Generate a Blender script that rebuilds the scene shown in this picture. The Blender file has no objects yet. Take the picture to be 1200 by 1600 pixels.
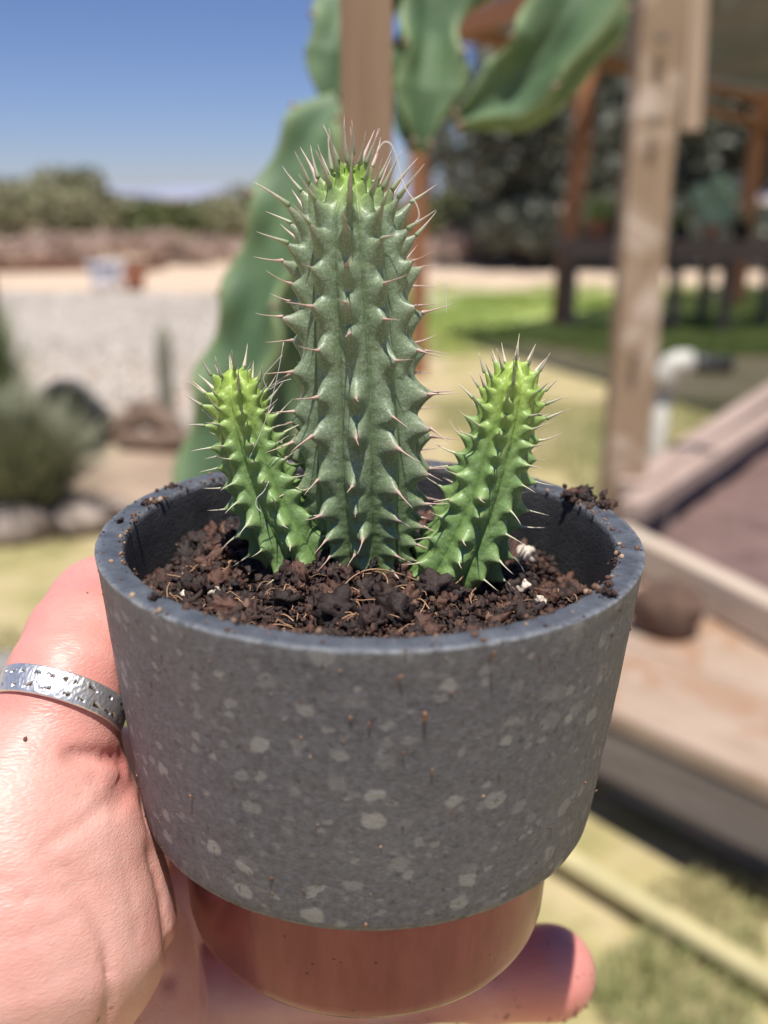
import bpy, bmesh, math, random
import numpy as np
from mathutils import Vector, Matrix, Quaternion

SC = bpy.context.scene
COL = SC.collection
rng = np.random.default_rng(7)
random.seed(7)

# ------------------------------------------------------------------ camera, sky, sun
CAM_H = 1.25
PITCH = math.radians(17.03)
FPX = 1600.0                       # focal length in pixels of the 1200 px wide photo
cam_d = bpy.data.cameras.new('camera')
cam = bpy.data.objects.new('camera', cam_d); COL.objects.link(cam)
cam.location = (0, 0, CAM_H)
cam.rotation_euler = (math.radians(90) - PITCH, 0, 0)
cam_d.sensor_fit = 'HORIZONTAL'; cam_d.sensor_width = 36.0; cam_d.lens = 48.0
cam_d.clip_start = 0.01; cam_d.clip_end = 9000
cam_d.dof.use_dof = True
cam_d.dof.focus_distance = 0.166
cam_d.dof.aperture_fstop = 16.0
SC.camera = cam
SC.render.resolution_x = 768; SC.render.resolution_y = 1024
SC.view_settings.view_transform = 'Standard'
SC.view_settings.look = 'None'
SC.view_settings.exposure = 0.27
SC.view_settings.gamma = 1.0
SC.view_settings.use_curve_mapping = False

SUN_EL = math.radians(73.0)
SUN_AZ = math.radians(180 + 0.5)       # clockwise from +Y: behind the camera, a hair to the left
sunv = Vector((math.sin(SUN_AZ) * math.cos(SUN_EL), math.cos(SUN_AZ) * math.cos(SUN_EL), math.sin(SUN_EL)))
world = bpy.data.worlds.new('World'); SC.world = world; world.use_nodes = True
wn = world.node_tree.nodes; wl = world.node_tree.links
for n in list(wn): wn.remove(n)
sky = wn.new('ShaderNodeTexSky'); sky.sky_type = 'NISHITA'; sky.sun_disc = False
sky.sun_elevation = SUN_EL; sky.sun_rotation = SUN_AZ
sky.altitude = 1500; sky.air_density = 1.0; sky.dust_density = 0.6; sky.ozone_density = 3.5
bg = wn.new('ShaderNodeBackground'); bg.inputs['Strength'].default_value = 0.078
wo = wn.new('ShaderNodeOutputWorld')
tint = wn.new('ShaderNodeMix'); tint.data_type = 'RGBA'; tint.blend_type = 'MULTIPLY'; tint.inputs[0].default_value = 1.0; tint.inputs[7].default_value = (.79, .79, 1.02, 1)
wl.new(sky.outputs[0], tint.inputs[6]); wl.new(tint.outputs[2], bg.inputs[0]); wl.new(bg.outputs[0], wo.inputs[0])
sun_d = bpy.data.lights.new('sun', 'SUN'); sun_d.energy = 5.0; sun_d.angle = math.radians(0.53)
sun_d.color = (1.0, 0.96, 0.90)
sun = bpy.data.objects.new('sun', sun_d); COL.objects.link(sun)
sun.rotation_euler = (-sunv).to_track_quat('-Z', 'Y').to_euler()
sun.location = (0, 0, 30)

# ------------------------------------------------------------------ measuring helpers (world points from sight lines)
cP, sP = math.cos(PITCH), math.sin(PITCH)
def ray(px, py):
    u = (px - 600) / FPX; t = (py - 800) / FPX
    return Vector((u, cP - sP * t, -sP - cP * t))
def at_y(px, py, Y):
    d = ray(px, py); return Vector((0, 0, CAM_H)) + d * (Y / d.y)
def at_z(px, py, Z):
    d = ray(px, py); return Vector((0, 0, CAM_H)) + d * ((Z - CAM_H) / d.z)
def at_d(px, py, D):
    return Vector((0, 0, CAM_H)) + ray(px, py) * D

# ------------------------------------------------------------------ object helpers
def tag(o, label=None, cat=None, group=None, kind=None):
    if label: o['label'] = label
    if cat: o['category'] = cat
    if group: o['group'] = group
    if kind: o['kind'] = kind
    return o
def empty(name, loc, label, cat, group=None, rot=(0, 0, 0)):
    o = bpy.data.objects.new(name, None); COL.objects.link(o)
    o.location = loc; o.rotation_euler = rot; o.empty_display_size = 0.05
    return tag(o, label, cat, group)
def link(name, me, parent=None, world_space=True):
    o = bpy.data.objects.new(name, me); COL.objects.link(o)
    if parent is not None:
        o.parent = parent
        if world_space:
            o.matrix_parent_inverse = (WM(parent)).inverted()
    return o
def WM(o):
    m = Matrix.LocRotScale(o.location, o.rotation_euler, o.scale)
    if o.parent is not None: m = WM(o.parent) @ o.matrix_parent_inverse @ m
    return m
def np_mesh(name, V, F, mat, smooth=True, attrs=None, uv=None):
    V = np.asarray(V, dtype=np.float32).reshape(-1, 3)
    me = bpy.data.meshes.new(name)
    if isinstance(F, np.ndarray) and F.ndim == 2:
        n, k = F.shape
        me.vertices.add(len(V)); me.vertices.foreach_set('co', V.ravel())
        me.loops.add(n * k); me.loops.foreach_set('vertex_index', F.astype(np.int32).ravel())
        me.polygons.add(n)
        me.polygons.foreach_set('loop_start', np.arange(0, n * k, k, dtype=np.int32))
        me.polygons.foreach_set('loop_total', np.full(n, k, dtype=np.int32))
        me.update(calc_edges=True)
    else:
        me.from_pydata([tuple(v) for v in V.tolist()], [], F); me.update()
    if smooth:
        me.polygons.foreach_set('use_smooth', np.ones(len(me.polygons), dtype=bool))
    if attrs:
        for k_, a in attrs.items():
            at = me.attributes.new(k_, 'FLOAT', 'POINT')
            at.data.foreach_set('value', np.asarray(a, dtype=np.float32).ravel())
    if uv is not None:
        lay = me.uv_layers.new(name='UVMap')
        idx = np.empty(len(me.loops), dtype=np.int32); me.loops.foreach_get('vertex_index', idx)
        lay.data.foreach_set('uv', np.asarray(uv, dtype=np.float32)[idx].ravel())
    if mat: me.materials.append(mat)
    return me
def grid_faces(nr, nc, wrap=True):
    r = np.arange(nr - 1)[:, None]; c = np.arange(nc if wrap else nc - 1)[None, :]
    c2 = (c + 1) % nc
    a = r * nc + c; b = r * nc + c2; d = (r + 1) * nc + c2; e = (r + 1) * nc + c
    return np.stack([a, b, d, e], -1).reshape(-1, 4)
def ico(sub):
    bm = bmesh.new(); bmesh.ops.create_icosphere(bm, subdivisions=sub, radius=1.0)
    V = np.array([v.co[:] for v in bm.verts]); F = np.array([[v.index for v in f.verts] for f in bm.faces]); bm.free()
    return V, F
ICO1, ICO2, ICO3, ICO4 = ico(1), ico(2), ico(3), ico(4)
def hashf(i):
    i = i.astype(np.int64)
    h = (i[..., 0] * 374761393 + i[..., 1] * 668265263 + i[..., 2] * 2147483647 * 3 + 12345) & 0xffffffff
    h = ((h ^ (h >> 13)) * 1274126177) & 0xffffffff
    return ((h ^ (h >> 16)) & 0xffff) / 65535.0
def vnoise(p):
    p = np.asarray(p, dtype=np.float64); i = np.floor(p); f = p - i; f = f * f * (3 - 2 * f)
    out = 0
    for dx in (0, 1):
        for dy in (0, 1):
            for dz in (0, 1):
                w = (f[..., 0] if dx else 1 - f[..., 0]) * (f[..., 1] if dy else 1 - f[..., 1]) * (f[..., 2] if dz else 1 - f[..., 2])
                out = out + w * hashf(i + np.array([dx, dy, dz]))
    return out * 2 - 1
def fbm(p, o=3):
    s = 0; a = 1.0; q = np.asarray(p, dtype=np.float64)
    for k in range(o): s = s + a * vnoise(q + 17.3 * k); a *= 0.5; q = q * 2.03
    return s
def rand_rot(n):
    q = rng.normal(size=(n, 4)); q /= np.linalg.norm(q, axis=1)[:, None]
    w, x, y, z = q.T
    return np.stack([1-2*(y*y+z*z), 2*(x*y-z*w), 2*(x*z+y*w), 2*(x*y+z*w), 1-2*(x*x+z*z), 2*(y*z-x*w),
                     2*(x*z-y*w), 2*(y*z+x*w), 1-2*(x*x+y*y)], 1).reshape(n, 3, 3)
def lumps(tmpl, C, S, rough=0.35, freq=1.6, aniso=0.35):
    """many rough crumbs: template sphere pushed about by noise; returns V, F, per-crumb random attribute"""
    T, F = tmpl; n = len(C)
    off = rng.uniform(-100, 100, (n, 1, 3))
    nz = vnoise(T[None] * freq + off) + 0.6 * vnoise(T[None] * freq * 2.6 + off)
    P = T[None] * (1 + rough * nz[..., None]) * rng.uniform(1 - aniso, 1 + aniso, (n, 1, 3))
    P = np.einsum('nij,nvj->nvi', rand_rot(n), P) * np.asarray(S)[:, None, None] + np.asarray(C)[:, None, :]
    FF = (F[None] + (np.arange(n) * len(T))[:, None, None]).reshape(-1, 3)
    return P.reshape(-1, 3), FF, np.repeat(rng.random(n), len(T))
def box_vf(sx, sy, sz, c=(0, 0, 0)):
    x, y, z = sx / 2, sy / 2, sz / 2
    V = [(-x,-y,-z),(x,-y,-z),(x,y,-z),(-x,y,-z),(-x,-y,z),(x,-y,z),(x,y,z),(-x,y,z)]
    F = [(0,3,2,1),(4,5,6,7),(0,1,5,4),(1,2,6,5),(2,3,7,6),(3,0,4,7)]
    return np.array(V) + np.array(c), F
def bevel_box(name, sx, sy, sz, mat, bev=0.004, segs=2, cuts=0, warp=0.0):
    bm = bmesh.new(); bmesh.ops.create_cube(bm, size=1.0)
    bmesh.ops.scale(bm, vec=(sx, sy, sz), verts=bm.verts)
    if cuts:
        es = sorted(bm.edges, key=lambda e: -e.calc_length())[:4]
        bmesh.ops.subdivide_edges(bm, edges=es, cuts=cuts)
    if bev: bmesh.ops.bevel(bm, geom=[e for e in bm.edges if e.calc_face_angle(0) > 0.5], offset=bev, segments=segs, affect='EDGES', profile=0.6)
    if warp:
        V = np.array([v.co[:] for v in bm.verts]); o = rng.uniform(-50, 50, 3)
        L = max(sx, sy, sz); nz = np.stack([vnoise(V * (5 / L) + o + k * 9) for k in range(3)], 1) * warp
        for v, d in zip(bm.verts, nz): v.co += Vector(d)
    me = bpy.data.meshes.new(name); bm.to_mesh(me); bm.free(); me.materials.append(mat)
    return me
def beam(name, a, b, w, t, mat, parent=None, up=(0, 0, 1), bev=0.004, warp=0.0, cuts=6):
    """a sawn timber from a to b: w across, t thick along 'up'"""
    a = Vector(a); b = Vector(b); x = (b - a); L = x.length; x.normalize()
    u = Vector(up); y = u.cross(x).normalized(); z = x.cross(y)
    me = bevel_box(name, L, w, t, mat, bev, cuts=cuts, warp=warp)
    o = link(name, me)
    m = Matrix((x, y, z)).transposed().to_4x4(); m.translation = (a + b) / 2
    if parent is not None:
        o.parent = parent; o.matrix_parent_inverse = WM(parent).inverted()
    o.matrix_basis = m
    return o
def tube_vf(pts, rad, sides=8, cap=True):
    pts = [Vector(p) for p in pts]; n = len(pts)
    rad = rad if hasattr(rad, '__len__') else [rad] * n
    V = []; F = []
    t0 = (pts[1] - pts[0]).normalized()
    ref = Vector((0, 0, 1)) if abs(t0.z) < 0.9 else Vector((1, 0, 0))
    nn = t0.cross(ref).normalized()
    for i, p in enumerate(pts):
        t = (pts[min(i + 1, n - 1)] - pts[max(i - 1, 0)]).normalized()
        nn = (nn - t * nn.dot(t)).normalized(); bb = t.cross(nn)
        for k in range(sides):
            a = 2 * math.pi * k / sides
            V.append(tuple(p + (nn * math.cos(a) + bb * math.sin(a)) * rad[i]))
    for i in range(n - 1):
        for k in range(sides):
            k2 = (k + 1) % sides
            F.append((i * sides + k, i * sides + k2, (i + 1) * sides + k2, (i + 1) * sides + k))
    if cap: F.append(tuple(range(sides))[::-1]); F.append(tuple(range((n - 1) * sides, n * sides)))
    return V, F
def lathe(name, prof, mat, segs=64, wob=0.0, wf=3.0, uv=False):
    prof = np.array(prof); th = np.linspace(0, 2 * np.pi, segs, endpoint=False)
    V = np.stack([prof[:, None, 0] * np.cos(th), prof[:, None, 0] * np.sin(th), np.repeat(prof[:, None, 1], segs, 1)], -1).reshape(-1, 3)
    if wob:
        d = fbm(V * wf / 0.01 * 0.1, 3) * wob
        n = V.copy(); n[:, 2] = 0; n /= np.maximum(np.linalg.norm(n, axis=1), 1e-6)[:, None]; V = V + n * d[:, None]
    return np_mesh(name, V, grid_faces(len(prof), segs), mat)

# ------------------------------------------------------------------ materials
def material(name):
    m = bpy.data.materials.new(name); m.use_nodes = True
    nt = m.node_tree; b = nt.nodes['Principled BSDF']
    return m, nt, b
def N(nt, typ, **kw):
    n = nt.nodes.new(typ)
    for k, v in kw.items():
        if k.startswith('i_'):
            key = k[2:]; key = int(key) if key.isdigit() else key.replace('_', ' ')
            n.inputs[key].default_value = v
        else: setattr(n, k, v)
    return n
def ramp(nt, src, stops, interp='LINEAR'):
    r = nt.nodes.new('ShaderNodeValToRGB'); r.color_ramp.interpolation = interp
    el = r.color_ramp.elements
    while len(el) > 1: el.remove(el[-1])
    el[0].position = stops[0][0]; el[0].color = (*stops[0][1], 1) if len(stops[0][1]) == 3 else stops[0][1]
    for p, c in stops[1:]:
        e = el.new(p); e.color = (*c, 1) if len(c) == 3 else c
    nt.links.new(src, r.inputs[0]); return r.outputs[0]
def noise(nt, vec, scale, detail=4, rough=0.55, dist=0.0):
    n = N(nt, 'ShaderNodeTexNoise'); n.inputs['Scale'].default_value = scale; n.inputs['Detail'].default_value = detail
    n.inputs['Roughness'].default_value = rough; n.inputs['Distortion'].default_value = dist
    if vec is not None: nt.links.new(vec, n.inputs['Vector'])
    return n.outputs['Fac']
def mixc(nt, fac, a, b, blend='MIX'):
    n = nt.nodes.new('ShaderNodeMix'); n.data_type = 'RGBA'; n.blend_type = blend
    for s, v in ((n.inputs[0], fac), (n.inputs[6], a), (n.inputs[7], b)):
        if isinstance(v, (int, float)): s.default_value = v
        elif isinstance(v, tuple): s.default_value = (*v, 1) if len(v) == 3 else v
        else: nt.links.new(v, s)
    return n.outputs[2]
def mth(nt, op, a, b=None, c=None, clamp=False):
    n = nt.nodes.new('ShaderNodeMath'); n.operation = op; n.use_clamp = clamp
    for i, v in enumerate((a, b, c)):
        if v is None: continue
        if isinstance(v, (int, float)): n.inputs[i].default_value = v
        else: nt.links.new(v, n.inputs[i])
    return n.outputs[0]
def coord(nt, which='Object', scale=None):
    t = nt.nodes.new('ShaderNodeTexCoord').outputs[which]
    if scale:
        mp = nt.nodes.new('ShaderNodeMapping'); mp.inputs['Scale'].default_value = scale; nt.links.new(t, mp.inputs[0]); t = mp.outputs[0]
    return t
def attr(nt, name):
    return N(nt, 'ShaderNodeAttribute', attribute_name=name).outputs['Fac']
def bump(nt, b, h, strength, dist, prev=None):
    n = nt.nodes.new('ShaderNodeBump'); n.inputs['Strength'].default_value = strength; n.inputs['Distance'].default_value = dist
    nt.links.new(h, n.inputs['Height'])
    if prev is not None: nt.links.new(prev, n.inputs['Normal'])
    nt.links.new(n.outputs[0], b.inputs['Normal']); return n.outputs[0]
def simple(name, c, rough=0.8, var=0.25, scale=8, metal=0.0, space='Object', dist=0.0):
    m, nt, b = material(name)
    f = noise(nt, coord(nt, space), scale, 5)
    lo = tuple(x * (1 - var) for x in c); hi = tuple(min(1, x * (1 + var)) for x in c)
    nt.links.new(ramp(nt, f, [(0.3, lo), (0.7, hi)]), b.inputs['Base Color'])
    b.inputs['Roughness'].default_value = rough; b.inputs['Metallic'].default_value = metal
    if dist: bump(nt, b, f, 0.6, dist)
    return m
def wood(name, c1, c2, scale=(1, 14, 14), rough=0.75, bd=0.002, spot=None):
    m, nt, b = material(name)
    v = coord(nt, 'Object', scale)
    f = noise(nt, v, 5.0, 6, 0.6, 0.6); g = noise(nt, coord(nt), 3.0, 3)
    c = ramp(nt, f, [(0.3, c1), (0.7, c2)])
    c = mixc(nt, mth(nt, 'MULTIPLY', g, 0.55), c, tuple(x * 0.55 for x in c1))
    if spot:
        s = noise(nt, coord(nt), spot[1], 3, 0.6, 0.8)
        s = ramp(nt, s, [(0.52, (0, 0, 0)), (0.66, (1, 1, 1))])
        c = mixc(nt, s, c, spot[0])
    nt.links.new(c, b.inputs['Base Color']); b.inputs['Roughness'].default_value = rough
    bump(nt, b, f, 0.5, bd)
    return m

def leaf_mat(name, c1, c2, tr=0.25):
    m, nt, b = material(name)
    r = attr(nt, 'rnd')
    nt.links.new(ramp(nt, r, [(0.0, c1), (1.0, c2)]), b.inputs['Base Color'])
    b.inputs['Roughness'].default_value = 0.6
    return m

M = {}
# ================================================================== GROUND AND FAR SETTING
def ground_material():
    m, nt, b = material('ground_soil_and_grass')
    P = N(nt, 'ShaderNodeNewGeometry').outputs['Position']
    sep = N(nt, 'ShaderNodeSeparateXYZ'); nt.links.new(P, sep.inputs[0]); X, Y = sep.outputs[0], sep.outputs[1]
    big = noise(nt, P, 0.55, 4, 0.6); mid = noise(nt, P, 2.6, 5, 0.65); fine = noise(nt, P, 22, 5, 0.7); patch = noise(nt, P, 1.3, 3, 0.5, 0.4)
    sand = ramp(nt, fine, [(0.25, (0.50, 0.36, 0.25)), (0.75, (0.68, 0.53, 0.39))])
    gravel = ramp(nt, fine, [(0.3, (0.40, 0.35, 0.30)), (0.7, (0.54, 0.49, 0.43))])
    dirt = ramp(nt, mid, [(0.3, (0.27, 0.19, 0.13)), (0.7, (0.46, 0.34, 0.24))])
    green = ramp(nt, mid, [(0.3, (0.17, 0.25, 0.05)), (0.7, (0.42, 0.48, 0.14))])
    dry = ramp(nt, mid, [(0.28, (0.22, 0.22, 0.08)), (0.46, (0.38, 0.32, 0.14)), (0.66, (0.55, 0.44, 0.27))])
    def step(v, a, w, n=None, amp=0.0):
        if n is not None: v = mth(nt, 'ADD', v, mth(nt, 'MULTIPLY', mth(nt, 'SUBTRACT', n, 0.5), amp))
        return mth(nt, 'MULTIPLY_ADD', v, 1.0 / w, -a / w, clamp=True)
    left = mixc(nt, step(Y, 3.7, 0.3, big, 0.8), dry, dirt)
    left = mixc(nt, step(Y, 5.6, 0.8, big, 1.2), left, sand)
    left = mixc(nt, step(Y, 8.0, 1.0, big, 1.5), left, gravel)
    left = mixc(nt, step(Y, 14.0, 1.0, big, 1.5), left, sand)
    left = mixc(nt, step(Y, 22.5, 2.0, big, 1.5), left, dirt)
    right = mixc(nt, step(Y, 8.6, 1.5, big, 2.0), dry, green)
    right = mixc(nt, step(Y, 13.5, 2.5, big, 3.0), right, sand)
    right = mixc(nt, step(Y, 22.5, 2.0, big, 1.5), right, dirt)
    side = mth(nt, 'DIVIDE', X, Y)
    s = step(side, -0.02, 0.09, patch, 0.12)
    c = mixc(nt, s, left, right)
    c = mixc(nt, 0.5, c, ramp(nt, fine, [(0.3, (0.35, 0.35, 0.35)), (0.7, (0.65, 0.65, 0.65))]), 'OVERLAY')
    nt.links.new(c, b.inputs['Base Color']); b.inputs['Roughness'].default_value = 0.95
    bump(nt, b, fine, 0.7, 0.02)
    return m
gm = ground_material()
gy = np.concatenate([np.linspace(-20, 40, 60), [60, 120, 400, 1200, 4000]]); gx = np.concatenate([[-4000, -800, -200, -60], np.linspace(-20, 20, 50), [60, 200, 800, 4000]])
GX, GY = np.meshgrid(gx, gy); GZ = -0.0 * GX
GZ = GZ + np.where(np.abs(GX) + np.abs(GY) < 45, 0.02 * vnoise(np.stack([GX, GY, GX * 0], -1) * 0.9), 0)
g = link('ground', np_mesh('ground', np.stack([GX, GY, GZ - 0.01], -1).reshape(-1, 3), grid_faces(len(gy), len(gx), False), gm))
tag(g, kind='structure')

# far hills: bluish distance haze painted into the rock colour
mh = simple('haze_tinted_hill_rock', (0.27, 0.29, 0.38), 0.95, 0.1, 0.002)
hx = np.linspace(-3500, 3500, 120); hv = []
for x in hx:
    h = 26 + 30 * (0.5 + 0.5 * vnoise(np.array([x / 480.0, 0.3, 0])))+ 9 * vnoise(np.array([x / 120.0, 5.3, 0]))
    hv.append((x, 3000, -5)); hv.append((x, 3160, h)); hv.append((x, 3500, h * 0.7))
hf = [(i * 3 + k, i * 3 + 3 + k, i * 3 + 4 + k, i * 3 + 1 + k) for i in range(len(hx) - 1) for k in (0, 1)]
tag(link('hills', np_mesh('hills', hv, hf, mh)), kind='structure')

# ---- shrubs and trees
def crown_mesh(name, rx, ry, rz, zc, nclump, nleaf, leaf, mat, flat=0.5, spread=0.34):
    C = rng.normal(size=(nclump, 3)); C /= np.linalg.norm(C, axis=1)[:, None]; C *= rng.uniform(0.45, 1.0, (nclump, 1))
    C *= np.array([rx, ry, rz]); C[:, 2] = np.abs(C[:, 2]) * 1.15 - rz * 0.55
    idx = rng.integers(0, nclump, nleaf)
    d = rng.normal(size=(nleaf, 3)); d /= np.linalg.norm(d, axis=1)[:, None]; d *= rng.uniform(0.5, 1, (nleaf, 1)) ** 0.5
    P = C[idx] + d * np.array([rx, ry, rz]) * spread; P[:, 2] += zc
    P[:, 2] = np.maximum(P[:, 2], 0.03)
    R = rand_rot(nleaf); L = leaf * rng.uniform(0.6, 1.4, (nleaf, 1, 1))
    q = np.array([[-0.5, 0, 0], [0, -0.35, 0], [0.9, 0, 0.1], [0, 0.35, 0]])[None] * L
    V = np.einsum('nij,nvj->nvi', R, q) + P[:, None]
    F = np.arange(nleaf * 4).reshape(-1, 4)
    tone = 0.5 * rng.random(nclump)[idx] + 0.5 * rng.random(nleaf)
    return np_mesh(name, V.reshape(-1, 3), F, mat, smooth=False, attrs={'rnd': np.repeat(tone, 4)}), C
M['bark'] = simple('dry_bark', (0.16, 0.11, 0.075), 0.9, 0.3, 12)
def shrub(name, loc, w, h, mat, label, cat, group, nleaf=900, leaf=0.10, trunk_part='stem', nstem=5, parts='crown', nclump=12):
    root = empty(name, loc, label, cat, group)
    me, C = crown_mesh('crown', w / 2, w / 2, h * 0.5, h * 0.55, nclump, nleaf, leaf, mat)
    o = link('crown', me, root, False)
    for k in range(nstem):
        c = C[k % len(C)]; top = Vector((c[0] * 0.8, c[1] * 0.8, max(0.1, h * 0.55 + c[2] * 0.8)))
        b0 = Vector((random.uniform(-.06, .06), random.uniform(-.06, .06), -0.03))
        m_ = b0.lerp(top, 0.5) + Vector((random.uniform(-.1, .1), random.uniform(-.1, .1), 0)) * w * 0.3
        rr = 0.03 * max(w, h) * (0.5 if nstem > 1 else 1.4)
        V, F = tube_vf([b0, m_, top], [rr, rr * 0.7, rr * 0.35], 6)
        link(trunk_part, np_mesh(trunk_part, V, F, M['bark']), root, False)
    return root
lf = {'olive': leaf_mat('olive_desert_leaf', (0.14, 0.15, 0.07), (0.33, 0.31, 0.17)),
      'green': leaf_mat('green_desert_leaf', (0.09, 0.115, 0.035), (0.22, 0.24, 0.09)),
      'grey': leaf_mat('grey_sage_leaf', (0.18, 0.19, 0.14), (0.38, 0.38, 0.29)),
      'tan': leaf_mat('tan_dry_leaf', (0.28, 0.21, 0.12), (0.52, 0.40, 0.25)),
      'pink': leaf_mat('pinkish_dry_brush', (0.36, 0.25, 0.195), (0.64, 0.49, 0.40)),
      'dark': leaf_mat('dark_tree_leaf', (0.055, 0.062, 0.045), (0.18, 0.19, 0.14))}
# (pixel x of the middle, distance, width, height, foliage)
far = [(-45, 27, 3.0, 2.0, 'grey', 'grey-green shrub cut off by the left edge, tallest of the row'),
       (45, 24, 2.5, 2.0, 'olive', 'olive bush at far left, rising above the white tub'),
       (105, 27, 2.3, 2.25, 'olive', 'tall olive creosote bush, highest crown against the left sky'),
       (165, 30, 2.2, 1.75, 'grey', 'greyish bush filling the dip right of the tallest olive bush'),
       (205, 34, 2.6, 1.5, 'tan', 'low tan bush under the faint blue hills'),
       (250, 25, 1.3, 1.35, 'green', 'small dark green bush standing alone in the tan brush'),
       (310, 33, 3.0, 1.6, 'tan', 'brownish bush between the small green bush and the tall cactus'),
       (345, 28, 2.2, 1.7, 'olive', 'olive bush just left of the big blue-green cactus'),
       (400, 31, 2.6, 1.6, 'grey', 'grey bush partly hidden by the big blue-green cactus'),
       (470, 30, 3.0, 1.6, 'olive', 'olive bush behind the big blue-green cactus stem'),
       (560, 29, 3.0, 1.7, 'grey', 'grey bush behind the potted cactus'),
       (690, 28, 2.2, 1.75, 'olive', 'olive bush right of the potted cactus tip'),
       (740, 24, 2.1, 1.8, 'green', 'dark green bush under the small patch of sky'),
       (790, 26, 2.3, 2.2, 'green', 'green bush against the dark trees right of the sky patch')]
for px, Y, w, h, k, lab in far:
    p = at_y(px, 310, Y); shrub('desert_shrub', (p.x, Y, 0), w * 1.45, h * 1.02, lf[k], lab, 'bush', 'desert shrubs along the horizon', 3000, 0.14, nclump=18)
brush = [(20, 'pinkish dry brush at the left end, behind the rusty rail'), (85, 'dry brush clump behind the rusty rail under the tallest olive bush'), (150, 'pinkish brush clump behind the white tub'),
         (235, 'dry brush clump below the small green bush'), (290, 'pale pink brush clump in the middle of the left background'), (345, 'pinkish brush left of the big cactus'),
         (420, 'brush clump behind the big cactus stem'), (520, 'brush clump behind the potted cactus'), (610, 'brush clump behind the upper potted stem'),
         (700, 'pinkish brush right of the potted cactus'), (765, 'pinkish brush beneath the dark green bush'), (825, 'brush clump left of the orange pergola post')]
for i, (px, lab) in enumerate(brush):
    Y = 20.8 + (i % 3) * 0.8; p = at_y(px, 390, Y)
    shrub('dry_brush', (p.x, Y, 0), 1.75, 0.55 + 0.16 * (i % 2), lf['pink'], lab, 'brush', 'dry pinkish brush in front of the shrubs', 1500, 0.09)
for px, Y, w, h, lab in ((862, 21, 5.4, 5.6, 'dark dense tree left of the orange pergola post, its crown edging the sky patch'), (985, 23, 5.2, 6.4, 'dark dense tree behind the near wooden post'),
                         (1110, 22, 5.2, 6.8, 'dark dense tree above the bench plants'), (1260, 23, 5.5, 6.6, 'dark dense tree at the right edge behind the pergola')):
    p = at_y(px, 310, Y); shrub('dark_tree', (p.x, Y, 0), w, h, lf['dark'], lab, 'tree', 'dark trees behind the pergola', 9000, 0.20, 'trunk', 3, nclump=44)

for px, lab in ((830, 'dark undergrowth left of the orange pergola post'), (930, 'dark undergrowth behind the spiky plant on the bench'), (1040, 'dark undergrowth behind the near wooden post'), (1130, 'dark undergrowth behind the paddle cactus'), (1215, 'dark undergrowth at the right edge behind the bench')):
    p = at_y(px, 310, 19.5); shrub('undergrowth', (p.x, 19.5, 0), 2.1, 1.5, lf['dark'], lab, 'bush', 'dark undergrowth behind the bench', 2200, 0.14, nclump=14)
# ---- left middle ground
M['rust'] = simple('rusty_rail', (0.16, 0.075, 0.045), 0.85, 0.3, 6)
a, b_ = at_y(-60, 412, 18.6), at_y(255, 408, 19.2); a.z = 0.09; b_.z = 0.09
tag(beam('timber_rail', a, b_, 0.20, 0.20, M['rust'], bev=0.02), 'long low rusty brown timber lying across the left background', 'timber')
M['white'] = simple('white_plastic', (0.80, 0.78, 0.78), 0.5, 0.05, 5)
p = at_z(168, 452, 0)
root = empty('plastic_tub', (p.x, p.y, 0), 'white plastic tub on the pale gravel far left', 'tub')
link('tub_body', lathe('tub_body', [(0.001, 0.0), (0.2, 0.0), (0.21, 0.02), (0.26, 0.38), (0.245, 0.38), (0.2, 0.05), (0.001, 0.04)], M['white'], 32), root, False)
link('rim', lathe('rim', [(0.262, 0.36), (0.285, 0.365), (0.285, 0.39), (0.24, 0.395)], M['white'], 32), root, False)
M['terra'] = simple('terracotta', (0.42, 0.17, 0.09), 0.85, 0.15, 9)
def clay_pot(loc, s, label, group=None):
    r = empty('clay_pot', loc, label, 'flower pot', group)
    link('pot_body', lathe('pot_body', [(0.001, 0), (0.6*s, 0), (0.85*s, 1.3*s), (0.78*s, 1.3*s), (0.6*s, 0.3*s), (0.001, 0.3*s)], M['terra'], 24), r, False)
    link('rim', lathe('rim', [(0.86*s, 1.25*s), (1.0*s, 1.25*s), (1.0*s, 1.6*s), (0.85*s, 1.6*s), (0.8*s, 1.3*s)], M['terra'], 24), r, False)
    return r
p = at_z(212, 456, 0); clay_pot((p.x, p.y, 0), 0.17, 'reddish clay pot just right of the white tub')
# brown post at the left edge
M['brownwood'] = wood('dark_brown_post', (0.16, 0.08, 0.04), (0.30, 0.16, 0.09))
p = at_z(2, 620, 0)
tag(beam('wooden_post', (p.x - 0.02, p.y, -0.05), (p.x - 0.02, p.y, 0.98), 0.1, 0.1, M['brownwood'], up=(0, 1, 0)), 'dark brown wooden post cut off by the left edge', 'post')
# thin green cactus column / stake
p = at_z(262, 655, 0)
M['thin'] = simple('dusty_green_cactus', (0.27, 0.26, 0.19), 0.8, 0.2, 10)
th = np.linspace(0, 2 * np.pi, 32, endpoint=False); zs = np.linspace(0, 0.56, 14)
rr = 0.045 * (1 + 0.16 * np.cos(8 * th)); sc = np.sqrt(np.clip(1 - ((zs / 0.56) ** 10), 0.02, 1)) * (1 + 0.05 * np.sin(zs * 20))
V = np.stack([sc[:, None] * rr * np.cos(th), sc[:, None] * rr * np.sin(th), np.repeat(zs[:, None], 32, 1)], -1).reshape(-1, 3)
o = link('column_cactus', np_mesh('column_cactus', V, np.concatenate([grid_faces(14, 32)]), M['thin'])); o.location = (p.x, p.y, 0)
tag(o, 'thin ribbed green cactus column standing alone on the gravel left of the big cactus', 'cactus')
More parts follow.
